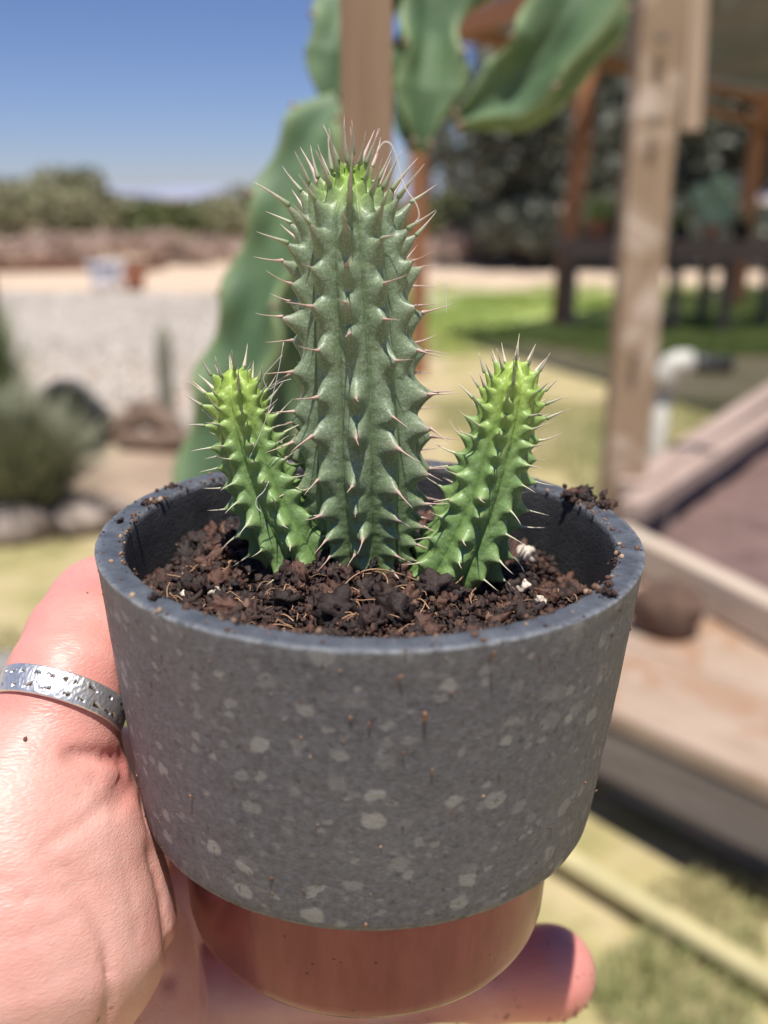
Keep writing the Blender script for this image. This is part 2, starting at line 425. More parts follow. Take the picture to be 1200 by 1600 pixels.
# black pot tipped over
M['black'] = simple('black_plastic', (0.03, 0.032, 0.03), 0.5, 0.3, 10)
p = at_z(130, 695, 0)
root = empty('tipped_pot', (p.x, p.y + 0.05, 0.12), 'black rounded nursery pot tipped on its side among driftwood', 'flower pot', rot=(math.radians(66), math.radians(-24), 0))
link('pot_body', lathe('pot_body', [(0.001, -0.1), (0.11, -0.1), (0.125, -0.08), (0.165, 0.22), (0.155, 0.22), (0.11, -0.07), (0.001, -0.07)], M['black'], 32), root, False)
link('rim', lathe('rim', [(0.166, 0.2), (0.178, 0.2), (0.178, 0.225), (0.15, 0.225)], M['black'], 32), root, False)
M['drift'] = wood('brown_driftwood', (0.12, 0.075, 0.05), (0.30, 0.20, 0.14))
for (x0, y0, x1, y1, r, lab) in ((150, 690, 232, 668, .07, 'short brown driftwood log right of the tipped black pot'), (215, 655, 275, 690, .08, 'thick dark driftwood piece below the thin cactus column'),
                              (185, 700, 300, 705, .06, 'longest driftwood stick lying in front of the others')):
    A = at_z(x0, y0, 0); B = at_z(x1, y1, 0); pts = [A.lerp(B, k / 5) + Vector((0, 0, r * 0.8 + 0.02 * random.uniform(-1, 1))) for k in range(6)]
    V, F = tube_vf(pts, [r * random.uniform(.7, 1.1) for _ in pts], 9)
    tag(link('driftwood', np_mesh('driftwood', V, F, M['drift'])), lab, 'driftwood', 'driftwood behind the left bush')
M['stone'] = simple('pale_stone', (0.36, 0.29, 0.24), 0.9, 0.25, 14, dist=0.01)
M['stone_d'] = simple('grey_stone', (0.25, 0.23, 0.21), 0.9, 0.2, 14, dist=0.01)
for px, py, r, mt, lab in ((15, 835, .13, 'stone', 'pale stone at the left edge below the grey-green bush'), (60, 822, .08, 'stone', 'small pale stone between the two larger pale ones'),
                           (118, 822, .10, 'stone', 'flat pale stone left of the pot rim'), (178, 800, .07, 'stone', 'small stone nearest the pot rim on the left'), (2, 1052, .06, 'stone_d', 'grey stone cut off by the left edge above the thumb'),
                           (-30, 770, .14, 'stone_d', 'grey boulder cut off by the left edge beside the bush')):
    p = at_z(px, py, 0); V, F, _ = lumps(ICO3, [(0, 0, 0)], [1.0], 0.2, 1.1, 0.15); V = V * np.array([r * 1.25, r, r * 0.6])
    o = link('stone', np_mesh('stone', V, F, M[mt])); o.location = (p.x, p.y, r * 0.35); tag(o, lab, 'stone', 'stones edging the left bush')
# grey-green bush at the left
def blades(name, loc, n, w, h, mat, thick=0.006, droop=0.5, label=None, cat=None):
    root = empty(name, loc, label, cat)
    az = rng.uniform(0, 2 * np.pi, n); tilt = rng.uniform(0.05, 1.2, n); L = h * rng.uniform(0.6, 1.15, n)
    b0 = rng.normal(0, 0.12, (n, 3)) * w; b0[:, 2] = 0
    V = []; 
    for k in range(4):
        s = k / 3; rad = L * (np.sin(tilt) * s * w / h + 0.12 * s * s * droop); z = L * (np.cos(tilt * 0.8) * s - 0.22 * droop * s * s * tilt)
        c = b0 + np.stack([np.cos(az) * rad, np.sin(az) * rad, z], 1)
        side = np.stack([-np.sin(az), np.cos(az), 0 * az], 1) * thick * (1 - s * 0.85)
        V += [c - side, c + side]
    V = np.stack(V, 1)
    F = np.concatenate([np.arange(n)[:, None] * 8 + np.array([[2*k, 2*k+1, 2*k+3, 2*k+2]]) for k in range(3)])
    o = link('foliage', np_mesh('foliage', V.reshape(-1, 3), F, mat, False, {'rnd': np.repeat(rng.random(n), 8)}), root, False)
    return root
p = at_z(12, 822, 0)
blades('sage_bush', (p.x, p.y + 0.12, 0), 3000, 0.42, 0.52, leaf_mat('grey_green_blade', (0.15, 0.16, 0.08), (0.42, 0.42, 0.28)), 0.008, 0.8, 'bushy grey-green plant at the left edge behind the thumb', 'bush')
p = at_z(8, 700, 0)
blades('green_bush', (p.x - 0.1, p.y + 0.1, 0), 800, 0.3, 0.75, leaf_mat('fresh_green_blade', (0.08, 0.12, 0.03), (0.22, 0.30, 0.10)), 0.009, 0.3, 'taller fresh green plant at the left edge, behind the grey-green bush', 'bush')

# ---- grass and pebbles (uncountable)
def grass(name, n, region, hgt, mat, wid=0.003, clump=0.05, thr=-0.1):
    P = []
    while sum(len(q) for q in P) < n:
        x, y = region(n); q = np.stack([x, y, 0 * x], 1)
        k = vnoise(q * 1.6 + 3) + 0.5 * vnoise(q * 5.1) > thr
        P.append(q[k])
    P = np.concatenate(P)[:n]; az = rng.uniform(0, 2 * np.pi, n); lean = rng.uniform(0, 0.9, n); L = hgt * rng.uniform(0.4, 1.3, n)
    d = np.stack([np.cos(az) * np.sin(lean), np.sin(az) * np.sin(lean), np.cos(lean)], 1)
    s = np.stack([-np.sin(az), np.cos(az), 0 * az], 1) * wid
    V = np.stack([P - s, P + s, P + d * L[:, None] * 0.6 + s * 0.6, P + d * L[:, None] + np.array([0, 0, -0.2]) * (L * lean)[:, None]], 1)
    tone = np.clip(0.5 + 0.5 * vnoise(P * 1.7 + 40) + rng.normal(0, 0.2, n), 0, 1)
    F = np.arange(n * 4).reshape(-1, 4)
    o = link(name, np_mesh(name, V.reshape(-1, 3), F, mat, False, {'rnd': np.repeat(tone, 4)}))
    return o
gr = leaf_mat('lawn_blade', (0.17, 0.22, 0.06), (0.60, 0.48, 0.26))
def reg_near(n):
    y = rng.uniform(1.1, 6.5, n); x = rng.uniform(-0.42, 0.45, n) * y
    k = ~((x < 0.0) & (y > 3.8)); return x[k], y[k]
tag(grass('grass', 60000, reg_near, 0.035, gr, 0.0022), 'short half dry lawn grass around the planter and behind the thumb', 'grass', kind='stuff')
gr2 = leaf_mat('bright_lawn_blade', (0.20, 0.30, 0.05), (0.45, 0.50, 0.14))
def reg_far(n):
    y = rng.uniform(8.5, 15.5, n); x = rng.uniform(-0.01, 0.46, n) * y; return x, y
tag(grass('green_grass', 30000, reg_far, 0.07, gr2, 0.008), 'bright green lawn grass below the plant bench', 'grass', kind='stuff')
peb = rng.uniform(size=(9000, 3)); peb[:, 1] = 5.5 + peb[:, 1] * 9; peb[:, 0] = (-0.45 + peb[:, 0] * 0.42) * peb[:, 1]; peb[:, 2] = 0.005
V, F, r_ = lumps(ICO1, peb, rng.uniform(0.012, 0.035, 9000), 0.1, 1.0, 0.3)
pm, nt, b = material('gravel_pebbles'); nt.links.new(ramp(nt, attr(nt, 'rnd'), [(0, (0.38, 0.33, 0.28)), (1, (0.58, 0.52, 0.45))]), b.inputs['Base Color'])
tag(link('gravel', np_mesh('gravel', V, F, pm, True, {'rnd': r_})), 'pale gravel spread over the yard on the left', 'gravel', kind='stuff')

# ---- pergola with grey canopy, bench and pots (right background)
M['orange'] = wood('orange_stained_timber', (0.26, 0.105, 0.045), (0.42, 0.19, 0.085), bd=0.004)
M['canopy'] = simple('grey_canopy_cloth', (0.17, 0.17, 0.20), 0.9, 0.12, 2)
_nt = M['canopy'].node_tree; _tr = _nt.nodes.new('ShaderNodeBsdfTransparent'); _mx = _nt.nodes.new('ShaderNodeMixShader'); _mx.inputs[0].default_value = 0.20   # open weave of the shade cloth
_nt.links.new(_nt.nodes['Principled BSDF'].outputs[0], _mx.inputs[1]); _nt.links.new(_tr.outputs[0], _mx.inputs[2]); _nt.links.new(_mx.outputs[0], _nt.nodes['Material Output'].inputs[0])
perg = empty('pergola', (2.5, 10.5, 0), 'orange brown timber pergola roofed with sagging grey cloth', 'pergola')
ZT = 2.55
c0 = Vector((0.56, 9.0, ZT)); c1 = Vector((5.4, 15.1, ZT)); c2 = Vector((2.05, 5.3, ZT)); c3 = c1 + (c2 - c0)
nu = 24; VV = []
for i in range(nu + 1):
    for j in range(nu + 1):
        u, v = i / nu, j / nu
        q = c0.lerp(c1, u).lerp(c2.lerp(c3, u), v); q.z += 0.07 - 0.30 * math.sin(math.pi * u) * math.sin(math.pi * v) - 0.05 * abs(math.sin(3 * math.pi * u))
        VV.append(tuple(q))
gf = grid_faces(nu + 1, nu + 1, False)
me = np_mesh('canopy', VV, gf, M['canopy']); o = link('canopy', me, perg)
beam('roof_beam', c0, c1, 0.10, 0.16, M['orange'], perg); beam('roof_beam', c0 + Vector((0.04, 0, .02)), c2, 0.10, 0.16, M['orange'], perg)
beam('roof_beam', c1, c3, 0.10, 0.16, M['orange'], perg); beam('roof_beam', c2, c3, 0.10, 0.16, M['orange'], perg)
beam('cross_beam', c0.lerp(c1, .33) + Vector((0, 0, .1)), c2.lerp(c3, .33) + Vector((0, 0, .1)), 0.05, 0.10, M['orange'], perg)
beam('cross_beam', c0.lerp(c1, .66) + Vector((0, 0, .1)), c2.lerp(c3, .66) + Vector((0, 0, .1)), 0.05, 0.10, M['orange'], perg)
b0 = at_z(874, 508, 0); beam('pergola_post', b0, at_y(921, 104, b0.y + 0.55), 0.17, 0.15, M['orange'], perg, up=(0, 1, 0))
b1 = at_z(1148, 476, 0); beam('pergola_post', b1, at_y(1194, 150, b1.y + 0.5), 0.17, 0.15, M['orange'], perg, up=(0, 1, 0))
beam('pergola_post', (c3.x, c3.y, -0.05), (c3.x, c3.y, ZT), 0.16, 0.15, M['orange'], perg, up=(0, 1, 0))
beam('pergola_post', (c2.x + 0.9, c2.y, -0.05), (c2.x + 0.02, c2.y, ZT), 0.16, 0.15, M['orange'], perg, up=(0, 1, 0))
beam('brace', at_y(1090, 168, b1.y + 0.4), at_y(1240, 205, b1.y + 0.3), 0.10, 0.10, M['orange'], perg)
# thin post behind the stem
p = at_z(655, 585, 0)
tag(beam('wooden_post', (p.x, p.y, -0.05), at_y(652, 215, p.y), 0.12, 0.10, M['orange'], up=(0, 1, 0)), 'reddish brown post just right of the tall potted stem', 'post')
# bench
M['benchw'] = wood('grey_bench_wood', (0.10, 0.075, 0.065), (0.22, 0.165, 0.14))
BY = 10.3; bx0 = at_y(880, 378, BY).x; bx1 = at_y(1260, 378, BY).x
ben = empty('plant_bench', ((bx0 + bx1) / 2, BY + .4, 0), 'weathered wooden plant bench under the pergola carrying potted plants', 'bench')
for k in range(4):
    beam('plank', (bx0, BY + k * 0.235, 0.83), (bx1, BY + k * 0.235, 0.83), 0.22, 0.05, M['benchw'], ben)
beam('apron', (bx0, BY - 0.10, 0.735), (bx1, BY - 0.10, 0.735), 0.04, 0.13, M['benchw'], ben)
for px in (895, 1058, 1140, 1245):
    x = at_y(px, 400, BY).x
    beam('leg', (x, BY, -0.03), (x, BY, 0.80), 0.10, 0.10, M['benchw'], ben, up=(0, 1, 0))
    beam('leg', (x, BY + 0.7, -0.03), (x, BY + 0.7, 0.80), 0.10, 0.10, M['benchw'], ben, up=(0, 1, 0))
# potted plants on the bench
TOP = 0.857
x = at_y(932, 350, BY + .3).x; clay_pot((x, BY + .25, TOP), 0.11, 'terracotta pot on the bench holding a spiky green plant', 'flower pots on the bench')
blades('aloe_plant', (x, BY + .25, TOP + .14), 60, 0.30, 0.32, leaf_mat('aloe_leaf', (0.16, 0.24, 0.07), (0.36, 0.46, 0.16)), 0.022, 0.5, 'spiky yellow-green plant in the terracotta pot on the bench', 'plant')
M['padg'] = simple('blue_green_pad', (0.20, 0.30, 0.22), 0.7, 0.15, 9)
x = at_y(1112, 350, BY + .3).x
clay = clay_pot((x, BY + .3, TOP), 0.08, 'small clay pot on the bench under the paddle cactus', 'flower pots on the bench')
pad = empty('prickly_pear', (x, BY + .3, TOP + .10), 'pale blue-green paddle cactus on the bench under the pergola', 'cactus')
for (dx, dz, a, w, h) in ((0, .14, 0, .13, .17), (-.12, .30, -.5, .10, .13), (.11, .34, .45, .11, .14), (.02, .43, .05, .08, .11), (.16, .12, 1.0, .09, .12)):
    V = ICO3[0] * np.array([w, 0.025, h]); ca, sa = math.cos(a), math.sin(a)
    V = V @ np.array([[ca, 0, -sa], [0, 1, 0], [sa, 0, ca]]) + np.array([dx, random.uniform(-.03, .03), dz])
    link('pad', np_mesh('pad', V, ICO3[1], M['padg']), pad, False)
for px, s, m_, lab in ((1000, .09, 'black', 'black nursery pot on the bench left of the near wooden post'), (1160, .10, 'black', 'black nursery pot on the bench right of the paddle cactus'), (1062, .08, 'black', 'black nursery pot on the bench left of the paddle cactus')):
    x = at_y(px, 350, BY + .3).x
    r = empty('nursery_pot', (x, BY + .3, TOP), lab, 'flower pot', 'flower pots on the bench')
    link('pot_body', lathe('pot_body', [(0.001, 0), (0.7*s, 0), (1.0*s, 1.5*s), (1.08*s, 1.5*s), (1.08*s, 1.65*s), (.95*s, 1.65*s), (.7*s, .9*s), (0.001, .9*s)], M[m_], 24), r, False)
    blades('potted_plant', (x, BY + .3, TOP + s), 50, 0.2, 0.26, lf['green'] if px != 1160 else lf['tan'], 0.02, 0.6, ('green leafy plant' if px != 1160 else 'tan dry plant') + ' growing in the ' + lab.replace('black nursery pot on the bench ', 'black pot ') , 'plant')

# ---- white standpipe
M['pvc'] = simple('white_pvc', (0.55, 0.53, 0.46), 0.45, 0.06, 20)
Yp = 3.3; t_ = at_y(1040, 582, Yp)
sp = empty('standpipe', (t_.x - .03, Yp, 0), 'white plastic standpipe with a black hose end behind the near wooden post', 'pipe')
V, F = tube_vf([(t_.x - .03, Yp, -0.02), (t_.x - .01, Yp, t_.z * .6), (t_.x, Yp, t_.z)], 0.026, 20); link('pipe', np_mesh('pipe', V, F, M['pvc']), sp)
V, F = tube_vf([(t_.x, Yp, t_.z - .05), (t_.x, Yp, t_.z - .01), (t_.x + .012, Yp, t_.z + .018), (t_.x + .04, Yp, t_.z + .03), (t_.x + .08, Yp, t_.z + .03)], 0.042, 20); link('elbow', np_mesh('elbow', V, F, M['pvc']), sp)
V, F = tube_vf([(t_.x + .075, Yp, t_.z + .03), (t_.x + .12, Yp, t_.z + .03), (t_.x + .21, Yp, t_.z + .022)], [0.033, .030, .030], 16); link('hose_end', np_mesh('hose_end', V, F, M['black']), sp)

# ---- planter platform lower right
M['plank'] = wood('weathered_plank', (0.36, 0.25, 0.175), (0.55, 0.42, 0.32), scale=(1.5, 9, 9), spot=((0.33, 0.19, 0.11), 5.0))
M['greyw'] = wood('grey_weathered_timber', (0.17, 0.14, 0.12), (0.34, 0.29, 0.26), scale=(1.2, 16, 16), bd=0.006)
M['pale'] = wood('pale_sunlit_timber', (0.50, 0.38, 0.28), (0.72, 0.60, 0.48), scale=(1.2, 14, 14))
M['pinkw'] = wood('pinkish_timber', (0.36, 0.25, 0.20), (0.58, 0.45, 0.38), scale=(1.2, 14, 14))
PZ = 0.275
e1 = at_z(950, 1110, PZ); e2 = at_z(1200, 1222, PZ); dr = (e2 - e1).normalized(); nrm = Vector((-dr.y, dr.x, 0))
if nrm.y < 0: nrm = -nrm
s0 = e1 - dr * 0.40; s1 = e2 + dr * 0.9
plat = empty('timber_platform', ((s0 + s1) / 2).xy.to_3d(), 'low weathered plank platform on grey timbers at the lower right', 'platform')
wds = [0.30, 0.30, 0.28]; off = 0.0
for k, w in enumerate(wds):
    c = off + w / 2; off += w + 0.008
    beam('plank', s0 + nrm * c + Vector((0, 0, -.02 - (.002 * k))), s1 + nrm * c + Vector((0, 0, -.02 - (.002 * k))), w, 0.04, M['plank'], plat, bev=0.006, warp=0.004)
beam('edge_timber', s0 + nrm * 0.05 + Vector((0, 0, -.100)), s1 + nrm * 0.05 + Vector((0, 0, -.100)), 0.085, 0.115, M['greyw'], plat, bev=0.008, warp=0.006)
beam('foot_timber', s0 + nrm * 0.17 + Vector((0, 0, -.22)), s1 + nrm * 0.17 + Vector((0, 0, -.22)), 0.09, 0.12, M['greyw'], plat, bev=0.008, warp=0.005)
beam('foot_timber', s0 + nrm * 0.80 + Vector((0, 0, -.16)), s1 + nrm * 0.80 + Vector((0, 0, -.16)), 0.09, 0.235, M['greyw'], plat, bev=0.008)
for k in (0.04, 0.96):
    q = s0.lerp(s1, k)
    beam('end_timber', q + nrm * 0.22 + Vector((0, 0, -.16)), q + nrm * 0.75 + Vector((0, 0, -.16)), 0.08, 0.235, M['greyw'], plat)
# planter box beyond
a0 = at_z(965, 845, 0.33); a1 = at_z(1290, 1015, 0.33)
box = empty('planter_box', at_z(1080, 850, 0.0), 'pale timber planter box filled with brown earth behind the platform', 'planter')
beam('side_board', a0, a1, 0.06, 0.10, M['pale'], box, bev=0.006)
h0 = at_z(985, 800, 0.40); h1 = at_z(1260, 618, 0.40)
beam('side_board', h0, h1, 0.075, 0.06, M['pinkw'], box, bev=0.006)
g0 = at_z(985, 765, 0.42) ; g1 = at_z(1250, 585, 0.42)
beam('side_board', g0, g1, 0.09, 0.05, M['pinkw'], box, bev=0.006)
f0 = at_z(960, 800, 0.0); 
for q, w_ in ((h0.lerp(h1, 0.12), .08), (h0.lerp(h1, .8), .08)):
    beam('corner_post', (q.x, q.y + .02, 0), (q.x, q.y + .02, 0.368), 0.07, 0.07, M['greyw'], box, up=(0, 1, 0))
beam('side_board', h0 + Vector((0, .05, -.12)), h1 + Vector((0, .05, -.12)), 0.03, 0.17, M['greyw'], box)
# earth fill
M['earth'] = simple('mauve_brown_earth', (0.17, 0.105, 0.09), 0.95, 0.3, 9, dist=0.02)
q = [at_z(985, 815, .29), at_z(1290, 985, .29), at_z(1450, 800, .29), at_z(1260, 640, .29)]
nn_ = 30; VV = []
for i in range(nn_ + 1):
    for j in range(nn_ + 1):
        w_ = q[0].lerp(q[1], i / nn_).lerp(q[3].lerp(q[2], i / nn_), j / nn_); w_.z += 0.012 * float(vnoise(np.array([w_.x * 9, w_.y * 9, 0]))) - 0.01
        VV.append(tuple(w_))
o = link('earth_fill', np_mesh('earth_fill', VV, grid_faces(nn_ + 1, nn_ + 1, False), M['earth']), box)
# rock on the platform
M['rock'] = simple('brown_rock', (0.12, 0.07, 0.048), 0.9, 0.45, 16, dist=0.012)
p = at_z(1050, 1004, PZ); V, F, _ = lumps(ICO4, [(0, 0, 0)], [1.0], 0.16, 1.2, 0.1); V = V * np.array([.086, .08, .078])
o = link('rock', np_mesh('rock', V, F, M['rock'])); o.location = (p.x, p.y + .06, PZ + .058); tag(o, 'rough brown rock lying on the plank platform right of the pot', 'rock')
# near wooden post standing on the platform, with a lighter board
M['postw'] = wood('tan_post_wood', (0.31, 0.205, 0.125), (0.47, 0.335, 0.215), scale=(0.7, 16, 16), bd=0.004, spot=((0.60, 0.48, 0.38), 4.0))
M['lathw'] = wood('light_lath_wood', (0.45, 0.32, 0.22), (0.66, 0.50, 0.36), scale=(0.7, 16, 16))
pb = at_z(966, 820, PZ + .005); Yq = pb.y
tag(beam('wooden_post', pb, at_y(1048, -160, Yq + 0.02), 0.122, 0.10, M['postw'], up=(0, 1, 0), bev=0.008, warp=0.005), 'tall tan timber post right of the pot, standing on the platform', 'post')
l0 = at_y(1079, 205, Yq + 0.06); l1 = at_y(1097, -160, Yq + 0.06)
tag(beam('wooden_lath', l0, l1, 0.055, 0.03, M['lathw'], up=(0, 1, 0)), 'short pale lath fixed behind the top of the tall tan post', 'lath')
M['bolt'] = simple('dull_bolt_steel', (0.20, 0.18, 0.16), 0.5, 0.2, 50, 0.8)
po_ = [o for o in COL.objects if o.get('label', '').startswith('tall tan timber post')][0]
for py in (60, 190, 560):
    c = at_y(1040 - (py / 820) * 70, py, Yq - 0.062); V, F = tube_vf([c + Vector((0, .012, 0)), c + Vector((0, -.008, 0))], .011, 6)
    link('bolt', np_mesh('bolt', V, F, M['bolt'], False), po_)
# pale pole on the grass
M['pole'] = simple('yellow_pole', (0.50, 0.43, 0.22), 0.5, 0.12, 14)
A = at_z(760, 1268, 0.03); B = at_z(1310, 1595, 0.03); V, F = tube_vf([A.lerp(B, k / 8) for k in range(9)], [0.0215, .022, .021, .0225, .021, .022, .0215, .0225, .021], 20)
tag(link('garden_pole', np_mesh('garden_pole', V, F, M['pole'])), 'pale yellow pole lying across the grass at the lower right', 'pole')
# left near stake
M['stake'] = wood('reddish_stake_wood', (0.27, 0.165, 0.10), (0.42, 0.28, 0.18), scale=(2.5, 60, 60), bd=0.0008)
Ys = 0.45; st_ = at_y(572, -60, Ys)
tag(beam('wooden_stake', (st_.x, Ys, -0.02), (st_.x, Ys, st_.z + .1), 0.0208, 0.019, M['stake'], up=(0, 1, 0), bev=0.0012, warp=0.0006), 'reddish sawn wooden stake behind the tip of the tall potted stem', 'stake')

# ================================================================== BIG BLUE-GREEN CACTUS
def big_cactus_mat():
    m, nt, b = material('blue_green_cactus_skin')
    v = coord(nt); f = noise(nt, v, 30, 5, 0.6); e = attr(nt, 'edge')
    c = ramp(nt, f, [(0.3, (0.052, 0.105, 0.045)), (0.7, (0.120, 0.195, 0.088))])
    c = mixc(nt, mth(nt, 'MULTIPLY', mth(nt, 'POWER', e, 6.0), 0.55), c, (0.34, 0.40, 0.18))
    nt.links.new(c, b.inputs['Base Color']); b.inputs['Roughness'].default_value = 0.62
    b.inputs['Subsurface Weight'].default_value = 0.15; b.inputs['Subsurface Radius'].default_value = (0.3, 0.6, 0.2); b.inputs['Subsurface Scale'].default_value = 0.01
    bump(nt, b, noise(nt, v, 160, 3), 0.15, 0.001)
    return m
M['bigc'] = big_cactus_mat()
M['areole'] = simple('brown_areole', (0.28, 0.20, 0.14), 0.9, 0.3, 200)
def spline(ctrl, n):
    P = np.array([tuple(c) for c in ctrl], dtype=float); m = len(P)
    P = np.vstack([2 * P[0] - P[1], P, 2 * P[-1] - P[-2]])
    out = []
    for s in np.linspace(0, m - 1 - 1e-9, n):
        i = int(s); t = s - i; p0, p1, p2, p3 = P[i:i + 4]
        out.append(0.5 * ((2 * p1) + (-p0 + p2) * t + (2 * p0 - 5 * p1 + 4 * p2 - p3) * t * t + (-p0 + 3 * p1 - 3 * p2 + p3) * t ** 3))
    return np.array(out)
def winged_stem(name, ctrl, rads, parent, ribs=4, phase=0.0, wave=0.045, pinch0=True, pinch1=True, amp=.18):
    n = 130; C = spline(ctrl, n); R = np.interp(np.linspace(0, 1, n), np.linspace(0, 1, len(rads)), rads)
    L = np.concatenate([[0], np.cumsum(np.linalg.norm(np.diff(C, axis=0), axis=1))]); nt_ = 72
    th = np.linspace(0, 2 * np.pi, nt_, endpoint=False)
    T = np.gradient(C, axis=0); T /= np.linalg.norm(T, axis=1)[:, None]
    nn = np.cross(T[0], [0, 1, 0.01]); nn /= np.linalg.norm(nn); V = np.zeros((n, nt_, 3)); E = np.zeros((n, nt_)); ar = []
    for i in range(n):
        nn = nn - T[i] * nn.dot(T[i]); nn /= np.linalg.norm(nn); bb = np.cross(T[i], nn)
        env = 1.0
        if pinch0: env *= min(1, ((L[i] + .0015) / 0.03)) ** 0.5
        if pinch1: env *= min(1, ((L[-1] - L[i] + .0015) / 0.03)) ** 0.5
        # rib wave: scalloped edges
        for_r = 1 + amp * np.sin(2 * np.pi * L[i] / wave + np.floor(((th - phase) / (2 * np.pi) * ribs) + .5) * 2.1)
        tw = 0.16 * np.sin(2 * np.pi * L[i] / (wave * 1.0) + 1.3 + np.floor(((th - phase) / (2 * np.pi) * ribs) + .5) * 1.9)
        c = 0.5 + 0.5 * np.cos(ribs * (th - phase))
        e = c ** 4.0
        r = R[i] * env * (0.42 + 0.58 * e * for_r)
        a = th + tw * e
        V[i] = C[i] + (np.cos(a) * r)[:, None] * nn + (np.sin(a) * r)[:, None] * bb; E[i] = e
    F = grid_faces(n, nt_); F = [tuple(f) for f in F.tolist()] + [tuple(range(nt_))[::-1], tuple(range((n - 1) * nt_, n * nt_))]
    o = link(name, np_mesh(name, V.reshape(-1, 3), F, M['bigc'], True, {'edge': E.ravel()}), parent)
    # areoles on the rib crests
    for k in range(ribs):
        j = int(round(((phase + 2 * np.pi * k / ribs) % (2 * np.pi)) / (2 * np.pi) * nt_)) % nt_
        last = -1
        for i in range(3, n - 3):
            if L[i] - last > wave:
                last = L[i]; ar.append(V[i, j])
    Va, Fa, _ = lumps(ICO1, ar, [0.0022] * len(ar), 0.3)
    link('areole', np_mesh('areole', Va, Fa, M['areole']), o, True)['kind'] = 'stuff'
    return o
BD = 0.56
bc = empty('giant_cactus', Vector((-0.06, 0.60, 0)), 'large blue-green cactus with wavy winged stems behind the potted plant', 'cactus')
k_ = BD / FPX
A_ctrl = [Vector((-0.075, 0.60, 0)), Vector((-0.085, 0.60, 0.5)), at_d(395, 960, .585), at_d(372, 760, .575), at_d(395, 610, .57), at_d(428, 470, .565), at_d(462, 355, .56), at_d(505, 240, .56), at_d(545, 150, .56)]
winged_stem('stem', A_ctrl, [92*k_, 92*k_, 96*k_, 96*k_, 90*k_, 80*k_, 76*k_, 78*k_, 70*k_], bc, 4, 0.35, 0.050)
winged_stem('stem', [at_d(520, 175, .565), at_d(545, 95, .565), at_d(560, 0, .57), at_d(590, -120, .57)], [62*k_, 78*k_, 60*k_, 70*k_], bc, 4, 0.2, 0.045)
winged_stem('stem', [at_d(655, 236, .56), at_d(662, 150, .56), at_d(670, 60, .56), at_d(672, -40, .56), at_d(650, -160, .57)], [50*k_, 74*k_, 66*k_, 78*k_, 70*k_], bc, 4, 0.9, 0.045)
winged_stem('stem', [at_d(708, 192, .555), at_d(790, 152, .55), at_d(858, 92, .54), at_d(905, 18, .53), at_d(955, -95, .53)], [34*k_, 66*k_, 80*k_, 82*k_, 84*k_], bc, 4, 0.55, 0.050, amp=.11)
winged_stem('stem', [at_d(700, 15, .60), at_d(730, -30, .60), at_d(760, -130, .60)], [40*k_, 70*k_, 70*k_], bc, 4, 0.5, 0.07)

